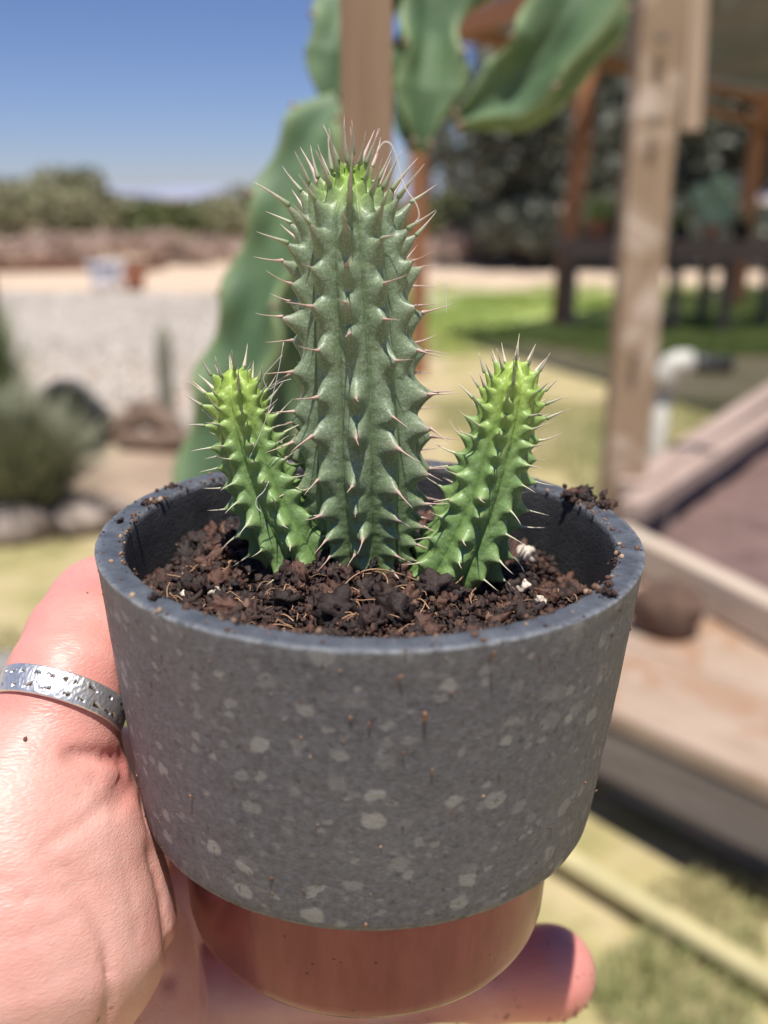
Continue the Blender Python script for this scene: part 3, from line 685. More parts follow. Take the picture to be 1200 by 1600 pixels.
# ================================================================== THE POT
POTC = Vector((-0.00216, 0.16405, CAM_H - 0.0534)); TILT = math.radians(2); ROLL = math.radians(1)
pot = empty('flower_pot', (0, 0, 0), 'speckled dark grey flower pot with a coppery lower band held in the hand', 'flower pot')
potM = Matrix.Translation(POTC) @ Matrix.Rotation(ROLL, 4, 'Y') @ Matrix.Rotation(TILT, 4, 'X')
pot.matrix_basis = potM @ Matrix.Translation((0, 0, -0.0755))
pot.rotation_mode = 'XYZ'
def pl(x, y, z): return potM @ Vector((x, y, z))
def place(o):               # o's mesh is in rim coordinates
    o.matrix_basis = potM; return o
def pot_mat():
    m, nt, b = material('speckled_grey_pot')
    uv = N(nt, 'ShaderNodeUVMap', uv_map='UVMap').outputs[0]; ob = coord(nt)
    wob = N(nt, 'ShaderNodeTexNoise'); wob.inputs['Scale'].default_value = 520; wob.inputs['Detail'].default_value = 3; nt.links.new(uv, wob.inputs['Vector'])
    ad = N(nt, 'ShaderNodeVectorMath', operation='MULTIPLY_ADD'); nt.links.new(wob.outputs['Color'], ad.inputs[0]); ad.inputs[1].default_value = (.0026, .0020, 0); nt.links.new(uv, ad.inputs[2])
    def spots(scale, lo, hi, seed, ax=0.8):
        mp = N(nt, 'ShaderNodeMapping'); mp.inputs['Location'].default_value = (seed, seed * 1.7, 0); mp.inputs['Scale'].default_value = (ax, 1, 1); mp.inputs['Rotation'].default_value = (0, 0, .15)
        nt.links.new(ad.outputs[0], mp.inputs[0])
        v = N(nt, 'ShaderNodeTexVoronoi', voronoi_dimensions='2D'); v.inputs['Scale'].default_value = scale; nt.links.new(mp.outputs[0], v.inputs['Vector'])
        s = N(nt, 'ShaderNodeSeparateColor'); nt.links.new(v.outputs['Color'], s.inputs[0])
        rad = mth(nt, 'MULTIPLY_ADD', s.outputs[0], hi - lo, lo)
        d = mth(nt, 'SUBTRACT', rad, v.outputs['Distance'])
        return mth(nt, 'MULTIPLY', mth(nt, 'MULTIPLY', d, 11.0, clamp=True), mth(nt, 'MULTIPLY_ADD', s.outputs[1], .8, .2))
    base = ramp(nt, noise(nt, ob, 900, 6, 0.7), [(0.3, (0.064, 0.062, 0.074)), (0.7, (0.156, 0.151, 0.174))])
    base = mixc(nt, ramp(nt, noise(nt, ob, 45, 3), [(.4, (0, 0, 0)), (.7, (.35, .35, .35))]), base, (0.15, 0.145, 0.145))
    s1 = spots(215, -0.27, 0.40, .13); s2 = spots(460, -0.30, 0.42, .51); s3 = spots(620, -0.5, 0.36, .83, 1.0); s4 = spots(95, -.9, 0.12, .37)
    c = mixc(nt, mth(nt, 'MULTIPLY', s1, .9), base, (0.29, 0.28, 0.275)); c = mixc(nt, mth(nt, 'MULTIPLY', s2, .7), c, (0.26, 0.25, 0.25))
    c = mixc(nt, mth(nt, 'MULTIPLY', s3, .65), c, (0.038, 0.038, 0.045)); c = mixc(nt, mth(nt, 'MULTIPLY', s4, .5), c, (0.16, 0.07, 0.05))
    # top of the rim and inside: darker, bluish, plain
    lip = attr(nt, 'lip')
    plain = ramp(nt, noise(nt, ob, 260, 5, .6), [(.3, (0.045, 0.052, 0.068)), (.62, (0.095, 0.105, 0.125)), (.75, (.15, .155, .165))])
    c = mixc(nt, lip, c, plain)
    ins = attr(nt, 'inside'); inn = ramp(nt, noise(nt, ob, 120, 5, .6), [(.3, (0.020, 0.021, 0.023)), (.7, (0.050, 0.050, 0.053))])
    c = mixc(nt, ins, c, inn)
    ed = attr(nt, 'worn'); c = mixc(nt, mth(nt, 'MULTIPLY', ed, ramp(nt, noise(nt, ob, 500, 4), [(.35, (0, 0, 0)), (.6, (.8, .8, .8))])), c, (0.30, 0.31, 0.32))
    nt.links.new(c, b.inputs['Base Color']); b.inputs['Roughness'].default_value = 0.58
    n1 = bump(nt, b, noise(nt, coord(nt, 'Object', (1, 1, 1.7)), 1300, 5, .65), 0.8, 0.00045)
    bump(nt, b, noise(nt, ob, 420, 3, .5), 0.45, 0.0005, n1)
    return m
segs = 360
prof = []
# outer wall from the lower edge up, over the rim, down the inside   (r, z, lip, inside, worn)
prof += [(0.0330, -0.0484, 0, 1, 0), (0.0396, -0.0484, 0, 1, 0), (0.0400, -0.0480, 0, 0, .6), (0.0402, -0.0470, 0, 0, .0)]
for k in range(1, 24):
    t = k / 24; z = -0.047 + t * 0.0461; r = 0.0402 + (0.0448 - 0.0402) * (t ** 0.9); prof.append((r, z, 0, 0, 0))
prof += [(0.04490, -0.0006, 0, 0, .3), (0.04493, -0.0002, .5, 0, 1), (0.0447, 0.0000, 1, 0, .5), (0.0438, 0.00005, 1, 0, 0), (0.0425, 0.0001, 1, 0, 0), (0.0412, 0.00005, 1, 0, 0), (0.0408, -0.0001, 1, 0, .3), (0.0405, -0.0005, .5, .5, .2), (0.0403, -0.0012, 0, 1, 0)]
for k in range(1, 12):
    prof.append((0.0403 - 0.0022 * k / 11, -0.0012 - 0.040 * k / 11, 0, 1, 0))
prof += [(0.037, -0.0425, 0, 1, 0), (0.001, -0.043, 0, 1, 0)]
prof = np.array(prof); th = np.linspace(0, 2 * np.pi, segs + 1)
TH = np.repeat(th[None], len(prof), 0); Rr = np.repeat(prof[:, :1], segs + 1, 1); Zz = np.repeat(prof[:, 1:2], segs + 1, 1)
nzr = fbm(np.stack([np.cos(TH) * 9, np.sin(TH) * 9, Zz * 300], -1), 3)
Rr = Rr + 0.00007 * nzr * (Rr > .02); Zz = Zz + np.where(prof[:, 4:5] > .2, 0.00009 * fbm(np.stack([np.cos(TH) * 22, np.sin(TH) * 22, Zz * 0], -1), 3), 0)
Vp = np.stack([Rr * np.cos(TH), Rr * np.sin(TH), Zz], -1); Vp[:, -1] = Vp[:, 0]
arc = np.concatenate([[0], np.cumsum(np.linalg.norm(np.diff(prof[:, :2], axis=0), axis=1))])
UV = np.stack([TH * 0.043, np.repeat(arc[:, None], segs + 1, 1)], -1)
rep = lambda c: np.repeat(prof[:, c:c + 1], segs + 1, 1).ravel()
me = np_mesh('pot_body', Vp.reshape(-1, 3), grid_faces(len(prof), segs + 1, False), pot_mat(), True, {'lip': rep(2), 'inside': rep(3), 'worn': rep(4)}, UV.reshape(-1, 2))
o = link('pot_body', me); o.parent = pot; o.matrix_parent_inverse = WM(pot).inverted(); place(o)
def copper():
    m, nt, b = material('satin_copper_band')
    ob = coord(nt); f = noise(nt, ob, 900, 4); g_ = noise(nt, coord(nt, 'Object', (1, 1, .25)), 90, 4, .7)
    c = ramp(nt, g_, [(.3, (0.18, 0.062, 0.074)), (.7, (0.28, 0.108, 0.122))])
    d = N(nt, 'ShaderNodeTexVoronoi'); d.inputs['Scale'].default_value = 260; nt.links.new(ob, d.inputs['Vector'])
    sp_ = ramp(nt, d.outputs['Distance'], [(0.05, (1, 1, 1)), (0.10, (0, 0, 0))])
    c = mixc(nt, mth(nt, 'MULTIPLY', sp_, .7), c, (0.06, 0.04, 0.03))
    nt.links.new(c, b.inputs['Base Color']); b.inputs['Metallic'].default_value = 0.7; b.inputs['Roughness'].default_value = 0.26
    bump(nt, b, f, 0.18, 0.0002)
    return m
bp = [(0.0325, -0.0484), (0.0339, -0.0490), (0.03375, -0.055), (0.0335, -0.063), (0.0332, -0.0695), (0.0328, -0.0713), (0.0320, -0.0726), (0.0308, -0.0733), (0.028, -0.0735), (0.026, -0.0725), (0.0005, -0.0722)]
o = link('copper_base', lathe('copper_base', bp, copper(), 200)); o.parent = pot; o.matrix_parent_inverse = WM(pot).inverted(); place(o)

# ---- soil
def soil_mat():
    m, nt, b = material('dark_potting_soil')
    r = attr(nt, 'rnd'); f = noise(nt, coord(nt), 1400, 5, .7)
    c = ramp(nt, r, [(0, (0.014, 0.006, 0.0045)), (.55, (0.046, 0.018, 0.011)), (.85, (0.11, 0.045, 0.027)), (.95, (0.13, 0.06, 0.036)), (1, (0.26, 0.15, 0.10))])
    c = mixc(nt, 0.6, c, ramp(nt, f, [(.3, (.25, .25, .25)), (.7, (.7, .7, .7))]), 'OVERLAY')
    nt.links.new(c, b.inputs['Base Color']); b.inputs['Roughness'].default_value = 0.62; b.inputs['Specular IOR Level'].default_value = 0.6
    bump(nt, b, f, 0.8, 0.0005)
    return m
M['soil'] = soil_mat()
SZ = -0.0128
def soil_h(x, y):
    q = np.stack([x * 90, y * 90, 0 * x], -1)
    h = SZ + 0.0022 * vnoise(q + 5) + 0.0010 * vnoise(q * 2.7)
    # banked up on the left and round the stems, lower to the right back
    return h + 0.0026 * np.exp(-(x ** 2 + (y - .004) ** 2) / .00045) + 0.0042 * np.exp(-((x + .022) ** 2 + (y - .014) ** 2) / .00018) + 0.003 * np.exp(-((x) ** 2 + (y + .012) ** 2) / .0004) - 0.0015 * (x > .02)
nr_, nc_ = 60, 120; rr = np.linspace(0.0005, 0.0400, nr_); tt = np.linspace(0, 2 * np.pi, nc_, endpoint=False)
RR, TT = np.meshgrid(rr, tt, indexing='ij'); X_, Y_ = RR * np.cos(TT), RR * np.sin(TT)
Vb = np.stack([X_, Y_, soil_h(X_, Y_) - 0.0006], -1).reshape(-1, 3)
def disk_pts(n, rmax):
    r = rmax * np.sqrt(rng.random(n)); t = rng.uniform(0, 2 * np.pi, n); return r * np.cos(t), r * np.sin(t)
parts = []
def add_l(tm, n, smin, smax, lift, rmax=.0385, rough=.4, freq=1.9):
    x, y = disk_pts(n, rmax); s = rng.uniform(smin, smax, n); z = soil_h(x, y) + lift * s * rng.uniform(-.5, 1.2, n)
    parts.append(lumps(tm, np.stack([x, y, z], 1), s, rough, freq, .4))
add_l(ICO3, 420, .0010, .0022, .7, rough=.8, freq=3.4); add_l(ICO2, 4200, .0003, .0008, 1.6, rough=.7, freq=2.6); add_l(ICO1, 14000, .00015, .0004, 2.5, .0392)
vo = 0; VS = [Vb]; FS = []; RS = [np.full(len(Vb), .3)]
quad = grid_faces(nr_, nc_); FS.append(np.concatenate([quad[:, [0, 1, 2]], quad[:, [0, 2, 3]]])); vo = len(Vb)
for V, F, r_ in parts: VS.append(V); FS.append(F + vo); RS.append(r_); vo += len(V)
o = place(link('potting_soil', np_mesh('potting_soil', np.concatenate(VS), np.concatenate(FS), M['soil'], True, {'rnd': np.concatenate(RS)})))
tag(o, 'loose dark brown potting soil filling the grey pot', 'soil', kind='stuff')
# find pot-local soil point under a pixel
potMi = potM.inverted()
def soil_at(px, py, z=SZ):
    o0 = potMi @ Vector((0, 0, CAM_H)); d0 = potMi.to_3x3() @ ray(px, py); return o0 + d0 * ((z - o0.z) / d0.z)
# clumps of soil: countable ones
def clump(px, py, z, size, n, label, on='soil', stretch=(1, 1, .7)):
    c = soil_at(px, py, z)
    P = rng.normal(0, .38, (n, 3)) * size * np.array(stretch); P[:, 2] = np.abs(P[:, 2]); P += np.array(c)
    V1, F1, r1 = lumps(ICO3, P[:max(3, n // 8)], rng.uniform(.25, .42, max(3, n // 8)) * size, .6, 2.4, .4)
    V2, F2, r2 = lumps(ICO2, P[max(3, n // 8):], rng.uniform(.08, .2, n - max(3, n // 8)) * size, .5, 2.0, .4)
    o = place(link('soil_clump', np_mesh('soil_clump', np.concatenate([V1, V2]), np.concatenate([F1, F2 + len(V1)]), M['soil'], True, {'rnd': np.concatenate([r1, r2]) * .85})))
    tag(o, label, 'soil clump', 'clumps of soil on and in the pot')
clump(612, 905, SZ + .001, .0052, 90, 'biggest dark soil clump, in front of the base of the tall stem', stretch=(1, .8, 1.0))
clump(905, 776, .0002, .0028, 70, 'long soil clump on the back right of the rim', stretch=(1.6, 1.1, .6))
clump(940, 790, .0002, .0022, 36, 'soil clump at the right end of the long clump on the rim')
clump(951, 931, .0002, .0019, 30, 'soil crumb heap on the rim at the front right')
clump(958, 880, .0002, .0010, 14, 'tiny soil crumb on the right of the rim')
clump(240, 935, .0002, .0013, 20, 'soil crumb on the rim at the front left')
clump(188, 815, .0002, .0010, 12, 'small soil crumb on the left of the rim')
clump(232, 785, .0000, .0014, 30, 'soil smear on the inner left edge of the rim', stretch=(1, 1.6, .5))
clump(268, 762, .0000, .0013, 26, 'soil smear on the back left edge of the rim', stretch=(1.4, 1.2, .5))
clump(330, 850, SZ + .003, .004, 60, 'soil heap banked against the stem on the left')
clump(465, 915, SZ + .001, .0035, 60, 'soil clump at the foot of the left stem')
clump(375, 975, .0001, .0007, 8, 'pale brown speck on the front left of the rim')
clump(820, 905, SZ, .0038, 60, 'soil clump right of the right stem')
# perlite
M['perl'] = simple('perlite_white', (0.66, 0.56, 0.46), 0.8, 0.3, 900, dist=.0002)
for px, py, s, lab in ((437, 925, .0021, 'largest cream perlite granule, left of centre in the soil'), (422, 938, .0011, 'thin white perlite flake left of the largest granule'), (612, 972, .0017, 'white perlite granule against the front rim, centre'),
                       (707, 966, .0011, 'small white perlite granule right of the front centre one'), (335, 925, .0011, 'pinkish white granule near the left front rim'), (385, 960, .0009, 'small white granule near the front left rim'),
                       (820, 868, .0014, 'large white granule behind the right stem'), (815, 915, .0013, 'pale granule right of the right stem base'), (352, 815, .0013, 'pale granule at the back left by the wall'),
                       (775, 880, .0010, 'pale granule just right of the right stem'), (290, 930, .0008, 'tiny pale granule near the left rim'), (690, 930, .0008, 'tiny pale granule below the right stem'), (845, 940, .0008, 'tiny pale granule at the right front rim'),
                       (497, 912, .0008, 'tiny pale granule between left and tall stems'), (560, 905, .0009, 'reddish-cream granule at the foot of the tall stem')):
    c = soil_at(px, py, SZ + .0022); V, F, _ = lumps(ICO3, [(0, 0, 0)], [s * 1.0], .5, 2.4, .35)
    o = link('perlite_granule', np_mesh('perlite_granule', V, F, M['perl'])); o.location = potM @ c; tag(o, lab, 'perlite', 'white granules in the soil')
# fibres
M['fib'] = simple('straw_fibre', (0.38, 0.22, 0.12), 0.6, 0.3, 700)
def fibre_pts(a, b, arch, n=16, wig=.0005):
    a = Vector(a); b = Vector(b); w = [Vector(rng.normal(0, wig, 3)) for _ in range(5)]
    c = [a.lerp(b, k / 4) + Vector((0, 0, arch * math.sin(math.pi * k / 4))) + w[k] for k in range(5)]
    return [Vector(p) for p in spline(c, n)]
for (x0, y0, x1, y1, ar, r, lab) in ((520, 940, 655, 915, .004, .00016, 'long pale root fibre arching below the tall stem'), (515, 950, 580, 950, .001, .00022, 'straight straw fibre in the front centre soil'),
                                  (640, 892, 690, 885, .002, .0003, 'short thick straw at the foot of the right stem'), (600, 945, 615, 905, .003, .00014, 'thin looped root hanging from the biggest soil clump'),
                                  (540, 948, 600, 955, .0022, .00013, 'white hair root curling over the front soil'), (690, 950, 730, 915, .003, .00014, 'thin root fibre below the right stem'), (345, 890, 372, 880, .002, .0003, 'brown straw bit on the left soil')):
    A = soil_at(x0, y0, SZ + .0035); B = soil_at(x1, y1, SZ + .004)
    V, F = tube_vf(fibre_pts(A, B, ar), [r * .75] * 15 + [r * .4], 6)
    tag(place(link('root_fibre', np_mesh('root_fibre', V, F, M['fib']))), lab, 'fibre', 'root fibres on the soil')
V_, F_ = [], []
for k in range(330):
    x, y = disk_pts(1, .037); a = rng.uniform(0, 6.28); L = rng.uniform(.0010, .0042); z = float(soil_h(x, y)[0]) + .0008
    V, F = tube_vf(fibre_pts((x[0], y[0], z), (x[0] + L * math.cos(a), y[0] + L * math.sin(a), z + rng.uniform(-.0005, .0015)), .0005, 6, .00018), rng.uniform(.00004, .00013), 5, False)
    o_ = len(V_); V_ += V; F_ += [tuple(i + o_ for i in f) for f in F]
tag(place(link('soil_fibres', np_mesh('soil_fibres', V_, F_, M['fib']))), 'fine coir fibres mixed through the potting soil', 'fibres', kind='stuff')
# crumbs on rim and wall
n = 330; t = rng.choice([-.5, .3, 2.4, 2.9, 3.7, 1.2, 4.4, 5.2], n) + rng.normal(0, .28, n); r = rng.uniform(.0405, .0449, n); r = np.where(rng.random(n) < .65, rng.uniform(.0402, .0415, n), r)
Cc = np.stack([r * np.cos(t), r * np.sin(t), np.full(n, .00015)], 1); V1, F1, r1 = lumps(ICO1, Cc, rng.gamma(2, .00009, n) + .00005, .4)
n = 420; t = rng.normal(-1.57, .9, n); z = -rng.uniform(.001, .047, n); r = .0449 + z * .0985; Cw = np.stack([r * np.cos(t), r * np.sin(t), z], 1)
V2, F2, r2 = lumps(ICO1, Cw, rng.gamma(1.6, .00005, n) + .00004, .4)
cm, nt, b = material('soil_crumbs'); nt.links.new(ramp(nt, attr(nt, 'rnd'), [(0, (.05, .025, .015)), (.6, (.13, .065, .04)), (1, (.42, .28, .18))]), b.inputs['Base Color']); b.inputs['Roughness'].default_value = .8
tag(place(link('soil_crumbs', np_mesh('soil_crumbs', np.concatenate([V1, V2]), np.concatenate([F1, F2 + len(V1)]), cm, True, {'rnd': np.concatenate([r1, r2])}))), 'tiny soil crumbs scattered on the pot rim and wall', 'crumbs', kind='stuff')
# splinters standing on the front wall
def wall_at(px, py):
    o0 = potMi @ Vector((0, 0, CAM_H)); d0 = (potMi.to_3x3() @ ray(px, py)).normalized(); s = 0.05
    for _ in range(400):
        q = o0 + d0 * s; rw = .0449 + q.z * .0985
        if math.hypot(q.x, q.y) < rw: break
        s += .0004
    return q
M['splint'] = simple('splinter_wood', (0.24, 0.13, 0.075), 0.7, .45, 900)
for px, py, L, r, lab in ((634, 1022, .0016, .00022, 'splinter on the pot just under the rim, left of the pair'), (616, 1064, .0014, .00025, 'short splinter below the rim near the middle of the pot'), (765, 1035, .0030, .00028, 'longest light splinter on the pot below the right part of the rim'),
                      (781, 1008, .0012, .0002, 'splinter touching the rim above the longest one'), (665, 1125, .0022, .00050, 'thickest dark splinter, right of the pot centre'), (549, 1126, .0011, .00032, 'blunt tan splinter in the pot centre'),
                      (579, 1136, .0013, .00028, 'blunt splinter right of the tan one'), (626, 1185, .0022, .0002, 'thin upright splinter under the pot centre'), (676, 1208, .0013, .0003, 'dark curled splinter right of the thin upright one'), (910, 1228, .0014, .0003, 'orange splinter near the right edge of the pot'),
                      (303, 1250, .0016, .0003, 'tan splinter low on the left side of the pot'), (538, 1162, .0009, .0002, 'tiny splinter left of the pot centre'), (570, 1450, .0020, .0004, 'straw crumb hanging on the lower edge of the grey wall')):
    q = wall_at(px, py); nrm_ = Vector((q.x, q.y, 0)).normalized(); sx = rng.normal(0, .35) * L; tan_ = Vector((-nrm_.y, nrm_.x, 0)); tip = q + nrm_ * L * .42 + tan_ * sx + Vector((0, 0, .75 * L)); r *= .62
    V, F = tube_vf([q - nrm_ * .0002, q.lerp(tip, .3) + tan_ * sx * .3, q.lerp(tip, .7) - tan_ * sx * .2, q.lerp(tip, .9), tip], [r * 1.1, r, r * .8, r * 1.2, r * .3], 6)
    tag(place(link('wood_splinter', np_mesh('wood_splinter', V, F, M['splint']))), lab, 'splinter', 'splinters stuck to the pot wall')

# ================================================================== THE POTTED CACTUS
def stem_mat(name, dark, light, tip, top, bloom, low):
    m, nt, b = material(name)
    ob = coord(nt); tubt = attr(nt, 'tub'); topt = attr(nt, 'top'); val = attr(nt, 'valley')
    f = noise(nt, ob, 260, 5, .6); fs = noise(nt, ob, 2600, 3, .6)
    c = ramp(nt, f, [(.3, dark), (.7, light)])
    spk = ramp(nt, fs, [(.50, (0, 0, 0)), (.64, (1, 1, 1))])
    c = mixc(nt, mth(nt, 'MULTIPLY', mth(nt, 'MULTIPLY_ADD', spk, .5, .22), bloom), c, (0.42, 0.47, 0.40))
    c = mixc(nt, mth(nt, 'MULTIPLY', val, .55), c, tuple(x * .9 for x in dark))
    c = mixc(nt, mth(nt, 'MULTIPLY', attr(nt, 'low'), .65), c, low)
    c = mixc(nt, topt, c, top)
    c = mixc(nt, mth(nt, 'POWER', tubt, 3.0), c, tip)
    scar = ramp(nt, noise(nt, ob, 480, 4, .7), [(.70, (0, 0, 0)), (.76, (1, 1, 1))]); c = mixc(nt, mth(nt, 'MULTIPLY', scar, .4), c, (.36, .33, .24))
    nt.links.new(c, b.inputs['Base Color']); b.inputs['Roughness'].default_value = 0.42
    b.inputs['Subsurface Weight'].default_value = 0.25; b.inputs['Subsurface Radius'].default_value = (.5, 1.0, .2); b.inputs['Subsurface Scale'].default_value = .0016
    n1 = bump(nt, b, fs, .30, .0002); bump(nt, b, noise(nt, ob, 700, 4), .3, .0005, n1)
    return m
def spine_mat(name, c1, c2, c3):
    m, nt, b = material(name)
    s = N(nt, 'ShaderNodeSeparateXYZ'); nt.links.new(coord(nt), s.inputs[0])
    t = mth(nt, 'MULTIPLY', s.outputs[2], 1.0, clamp=True)
    f = noise(nt, coord(nt, 'Object', (12, 12, 4)), 3, 3)
    c = ramp(nt, t, [(0, c1), (.35, c2), (.95, c3)])
    c = mixc(nt, .5, c, ramp(nt, f, [(.3, (.3, .3, .3)), (.7, (.7, .7, .7))]), 'OVERLAY')
    nt.links.new(c, b.inputs['Base Color']); b.inputs['Roughness'].default_value = .45
    return m
cact = empty('potted_cactus', pl(0, .006, SZ), 'three-stemmed young green cactus with pale spines in the grey pot', 'cactus')
SP_MAIN = spine_mat('pink_brown_spine', (.48, .34, .28), (.55, .36, .30), (.66, .50, .42))
SP_SIDE = spine_mat('whitish_green_spine', (.42, .45, .25), (.58, .55, .38), (.72, .62, .48))
SP_TOP = spine_mat('fresh_green_spine', (.24, .32, .15), (.46, .43, .33), (.62, .50, .44))
def spine_mesh(name, mat, bulb, bend, rs=None):
    ks = [0, .06, .14, .30, .5, .75, 1.0]; rs = rs or [.055, .085 * bulb, .062 * bulb, .036, .027, .018, .003]
    pts = [Vector((bend * k * k, 0.06 * bend * math.sin(5 * k), k)) for k in ks]
    V, F = tube_vf(pts, rs, 7); return np_mesh(name, V, F, mat)
SPM = {'main': [spine_mesh('spine', SP_MAIN, 1.2, bd) for bd in (-.12, .05, .18, .32)], 'side': [spine_mesh('spine', SP_SIDE, .9, bd, [.085, .078, .062, .042, .030, .018, .003]) for bd in (-.10, .08, .2, .3)], 'top': [spine_mesh('spine', SP_TOP, 1.0, bd, [.085, .088, .08, .058, .038, .020, .003]) for bd in (-.05, .05, .1, .15)]}
def make_stem(ctrl, rpx, rows_py, ribs, phase, mats, Tamp, spine_len, kind, label, Yp, top_start, upk, seed, stag=(0, .5)):
    """ctrl: (px,py) sight lines on the plane y=Yp; rows: heights of the rings of tubercles"""
    r0 = np.random.default_rng(seed)
    ctrl3 = [at_y(px, py, Yp if np.isscalar(Yp) else Yp[i]) for i, (px, py) in enumerate(ctrl)]
    n = 460; C = spline(ctrl3, n); pyc = np.interp(np.linspace(0, 1, n), np.linspace(0, 1, len(ctrl)), [c[1] for c in ctrl])
    pycs = spline([(c[1], 0, 0) for c in ctrl], n)[:, 0]
    R = spline([(r, 0, 0) for r in rpx], n)[:, 0] * 0.178 / FPX
    L = np.concatenate([[0], np.cumsum(np.linalg.norm(np.diff(C, axis=0), axis=1))]); LT = L[-1]
    rowsL = np.array([L[np.argmin(np.abs(pycs - y))] for y in rows_py])       # from the bottom up
    T = np.gradient(C, axis=0); T /= np.linalg.norm(T, axis=1)[:, None]
    nt_ = 420; th = np.linspace(0, 2 * np.pi, nt_, endpoint=False)
    rib = np.round((th - phase) / (2 * np.pi) * ribs).astype(int); u = (th - phase) / (2 * np.pi) * ribs - rib; rib = rib % ribs
    # per-rib row positions, staggered and jittered
    pos = []; 
    for k in range(ribs):
        st = (k % 2) * .5 + .18 * math.sin(k * 2.4)
        idx = np.arange(len(rowsL)) ; q = np.interp(idx + st, idx, rowsL, right=np.nan); q = q[~np.isnan(q)]
        loc = np.gradient(np.interp(np.arange(len(q)), np.arange(len(q)), q)); q = q + r0.normal(0, .11, len(q)) * loc
        pos.append((q, np.abs(loc), r0.uniform(.62, 1.22, len(q)), r0.normal(0, .075, len(q))))
    D = np.zeros((n, nt_)); UP = np.zeros((n, nt_)); W = np.zeros((n, nt_)); 
    V = np.zeros((n, nt_, 3)); nn = np.cross([0, 1.0, 0], T[0]); nn /= np.linalg.norm(nn); FR = []
    for i in range(n):
        nn = nn - T[i] * nn.dot(T[i]); nn /= np.linalg.norm(nn); FR.append((nn.copy(), np.cross(T[i], nn)))
    s = L / LT
    tubf = np.zeros((n, nt_)); tsc = np.interp(s, [0, .12, .5, .9, 1], [.55, .7, 1, 1.05, .8]) 
    for k in range(ribs):
        q, lc, am, du = pos[k]; cols = np.where(rib == k)[0]
        for j in range(len(q)):
            half = lc[j] * .58
            ii = np.where(np.abs(L - q[j]) < half)[0]
            if len(ii) == 0: continue
            v = (L[ii] - q[j]) / half
            # asymmetric: blunter above the tip on old wood
            vv = np.abs(v)[:, None]; uu = np.abs(u[cols] - du[j])[None] / .42
            wd = np.interp(L[ii] / LT, [0, .45, .8, 1], [.20, .12, -.12, -.2]); vs = v * (1 - wd * np.sign(v)); vv = np.abs(vs)[:, None]
            rho = np.sqrt(vv ** 2 + uu ** 2 * 1.0)
            f = np.clip(1 - rho, 0, 1) ** 1.9 * am[j]
            blk = tubf[np.ix_(ii, cols)]; tubf[np.ix_(ii, cols)] = np.maximum(blk, f)
    ridge = np.clip(np.cos(np.pi * u), 0, 1)[None] ** .8
    # apex closes like a dome
    env = np.sqrt(np.clip(1 - np.clip((L - (LT - R.max() * .75)) / (R.max() * .75), 0, 1) ** 2, 0.0004, 1))[:, None]
    sc_ = (R / R.max())[:, None]
    rad = R[:, None] * env * (0.84 + 0.13 * ridge) + 0.0001 * fbm(np.stack([np.cos(th)[None] * 6 + 0 * s[:, None], np.sin(th)[None] * 6 + 0 * s[:, None], L[:, None] * 800 + 0 * th[None]], -1), 2)
    amp = Tamp * tsc[:, None] * np.clip(sc_, .45, 1) 
    k_up = np.interp(s, [0, .25, .6, .82, .92, 1], upk)[:, None]
    for i in range(n):
        a, b2 = FR[i]; dirv = np.cos(th)[:, None] * a + np.sin(th)[:, None] * b2
        V[i] = C[i] + dirv * (rad[i] + amp[i] * tubf[i])[:, None] + T[i] * (k_up[i] * amp[i] * tubf[i])[:, None]
    F = grid_faces(n, nt_); F = np.concatenate([F[:, [0, 1, 2]], F[:, [0, 2, 3]]])
    topf = np.clip((s - top_start) / (1 - top_start), 0, 1)[:, None] * np.ones((1, nt_)) * (1 - .5 * np.clip(tubf, 0, 1))
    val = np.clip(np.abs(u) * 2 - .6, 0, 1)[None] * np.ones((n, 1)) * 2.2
    o = link('stem', np_mesh('stem', V.reshape(-1, 3), F, mats, True, {'tub': np.clip(tubf, 0, 1).ravel(), 'top': topf.ravel(), 'low': (np.clip(1 - s / .42, 0, 1)[:, None] * np.ones((1, nt_))).ravel(), 'valley': np.clip(val, 0, 1).ravel()}), cact)
    o['label'] = label
    cam_v = np.array([0, 0, CAM_H]); restV, restF = [], []; cnt = 0
    for k in range(ribs):
        q, lc, am, du = pos[k]
        for j in range(len(q)):
            i = int(np.clip(np.searchsorted(L, q[j]), 1, n - 2)); a = phase + 2 * np.pi * (k + du[j]) / ribs
            A, B = FR[i]; dv = np.cos(a) * A + np.sin(a) * B
            tip = C[i] + dv * (rad[i].max() + amp[i, 0] * am[j]*.93) + T[i] * k_up[i, 0] * amp[i, 0] * am[j]*.93
            ku = np.interp(s[i], [0, .25, .6, .82, .92, 1], spine_up[kind])
            d = dv + T[i] * (ku + r0.normal(0, .12)) + r0.normal(0, .10, 3); d /= np.linalg.norm(d)
            ln = spine_len * np.interp(s[i], [0, .12, .3, 1], [.5, .7, 1, 1.0]) * r0.uniform(.8, 1.2) * (r0.uniform(.35, .6) if r0.random() < .09 else 1)
            kd = 'top' if s[i] > (.80 if kind == 'main' else .8) else kind
            m_ = SPM[kd][int(r0.integers(0, 4))]
            qd = Vector(d).to_track_quat('Z', 'Y') @ Quaternion((0, 0, 1), r0.uniform(0, 6.28))
            tocam = cam_v - tip; tocam /= np.linalg.norm(tocam)
            thick = ln * (.66 if kd == 'main' else .80 if kd == 'side' else .95); ln = ln * ((1.1 if kind == 'main' else .95) if kd == 'top' else 1)
            mtx = Matrix.Translation(Vector(tip - d * ln * .12)) @ qd.to_matrix().to_4x4() @ Matrix.Diagonal((thick, thick, ln, 1))
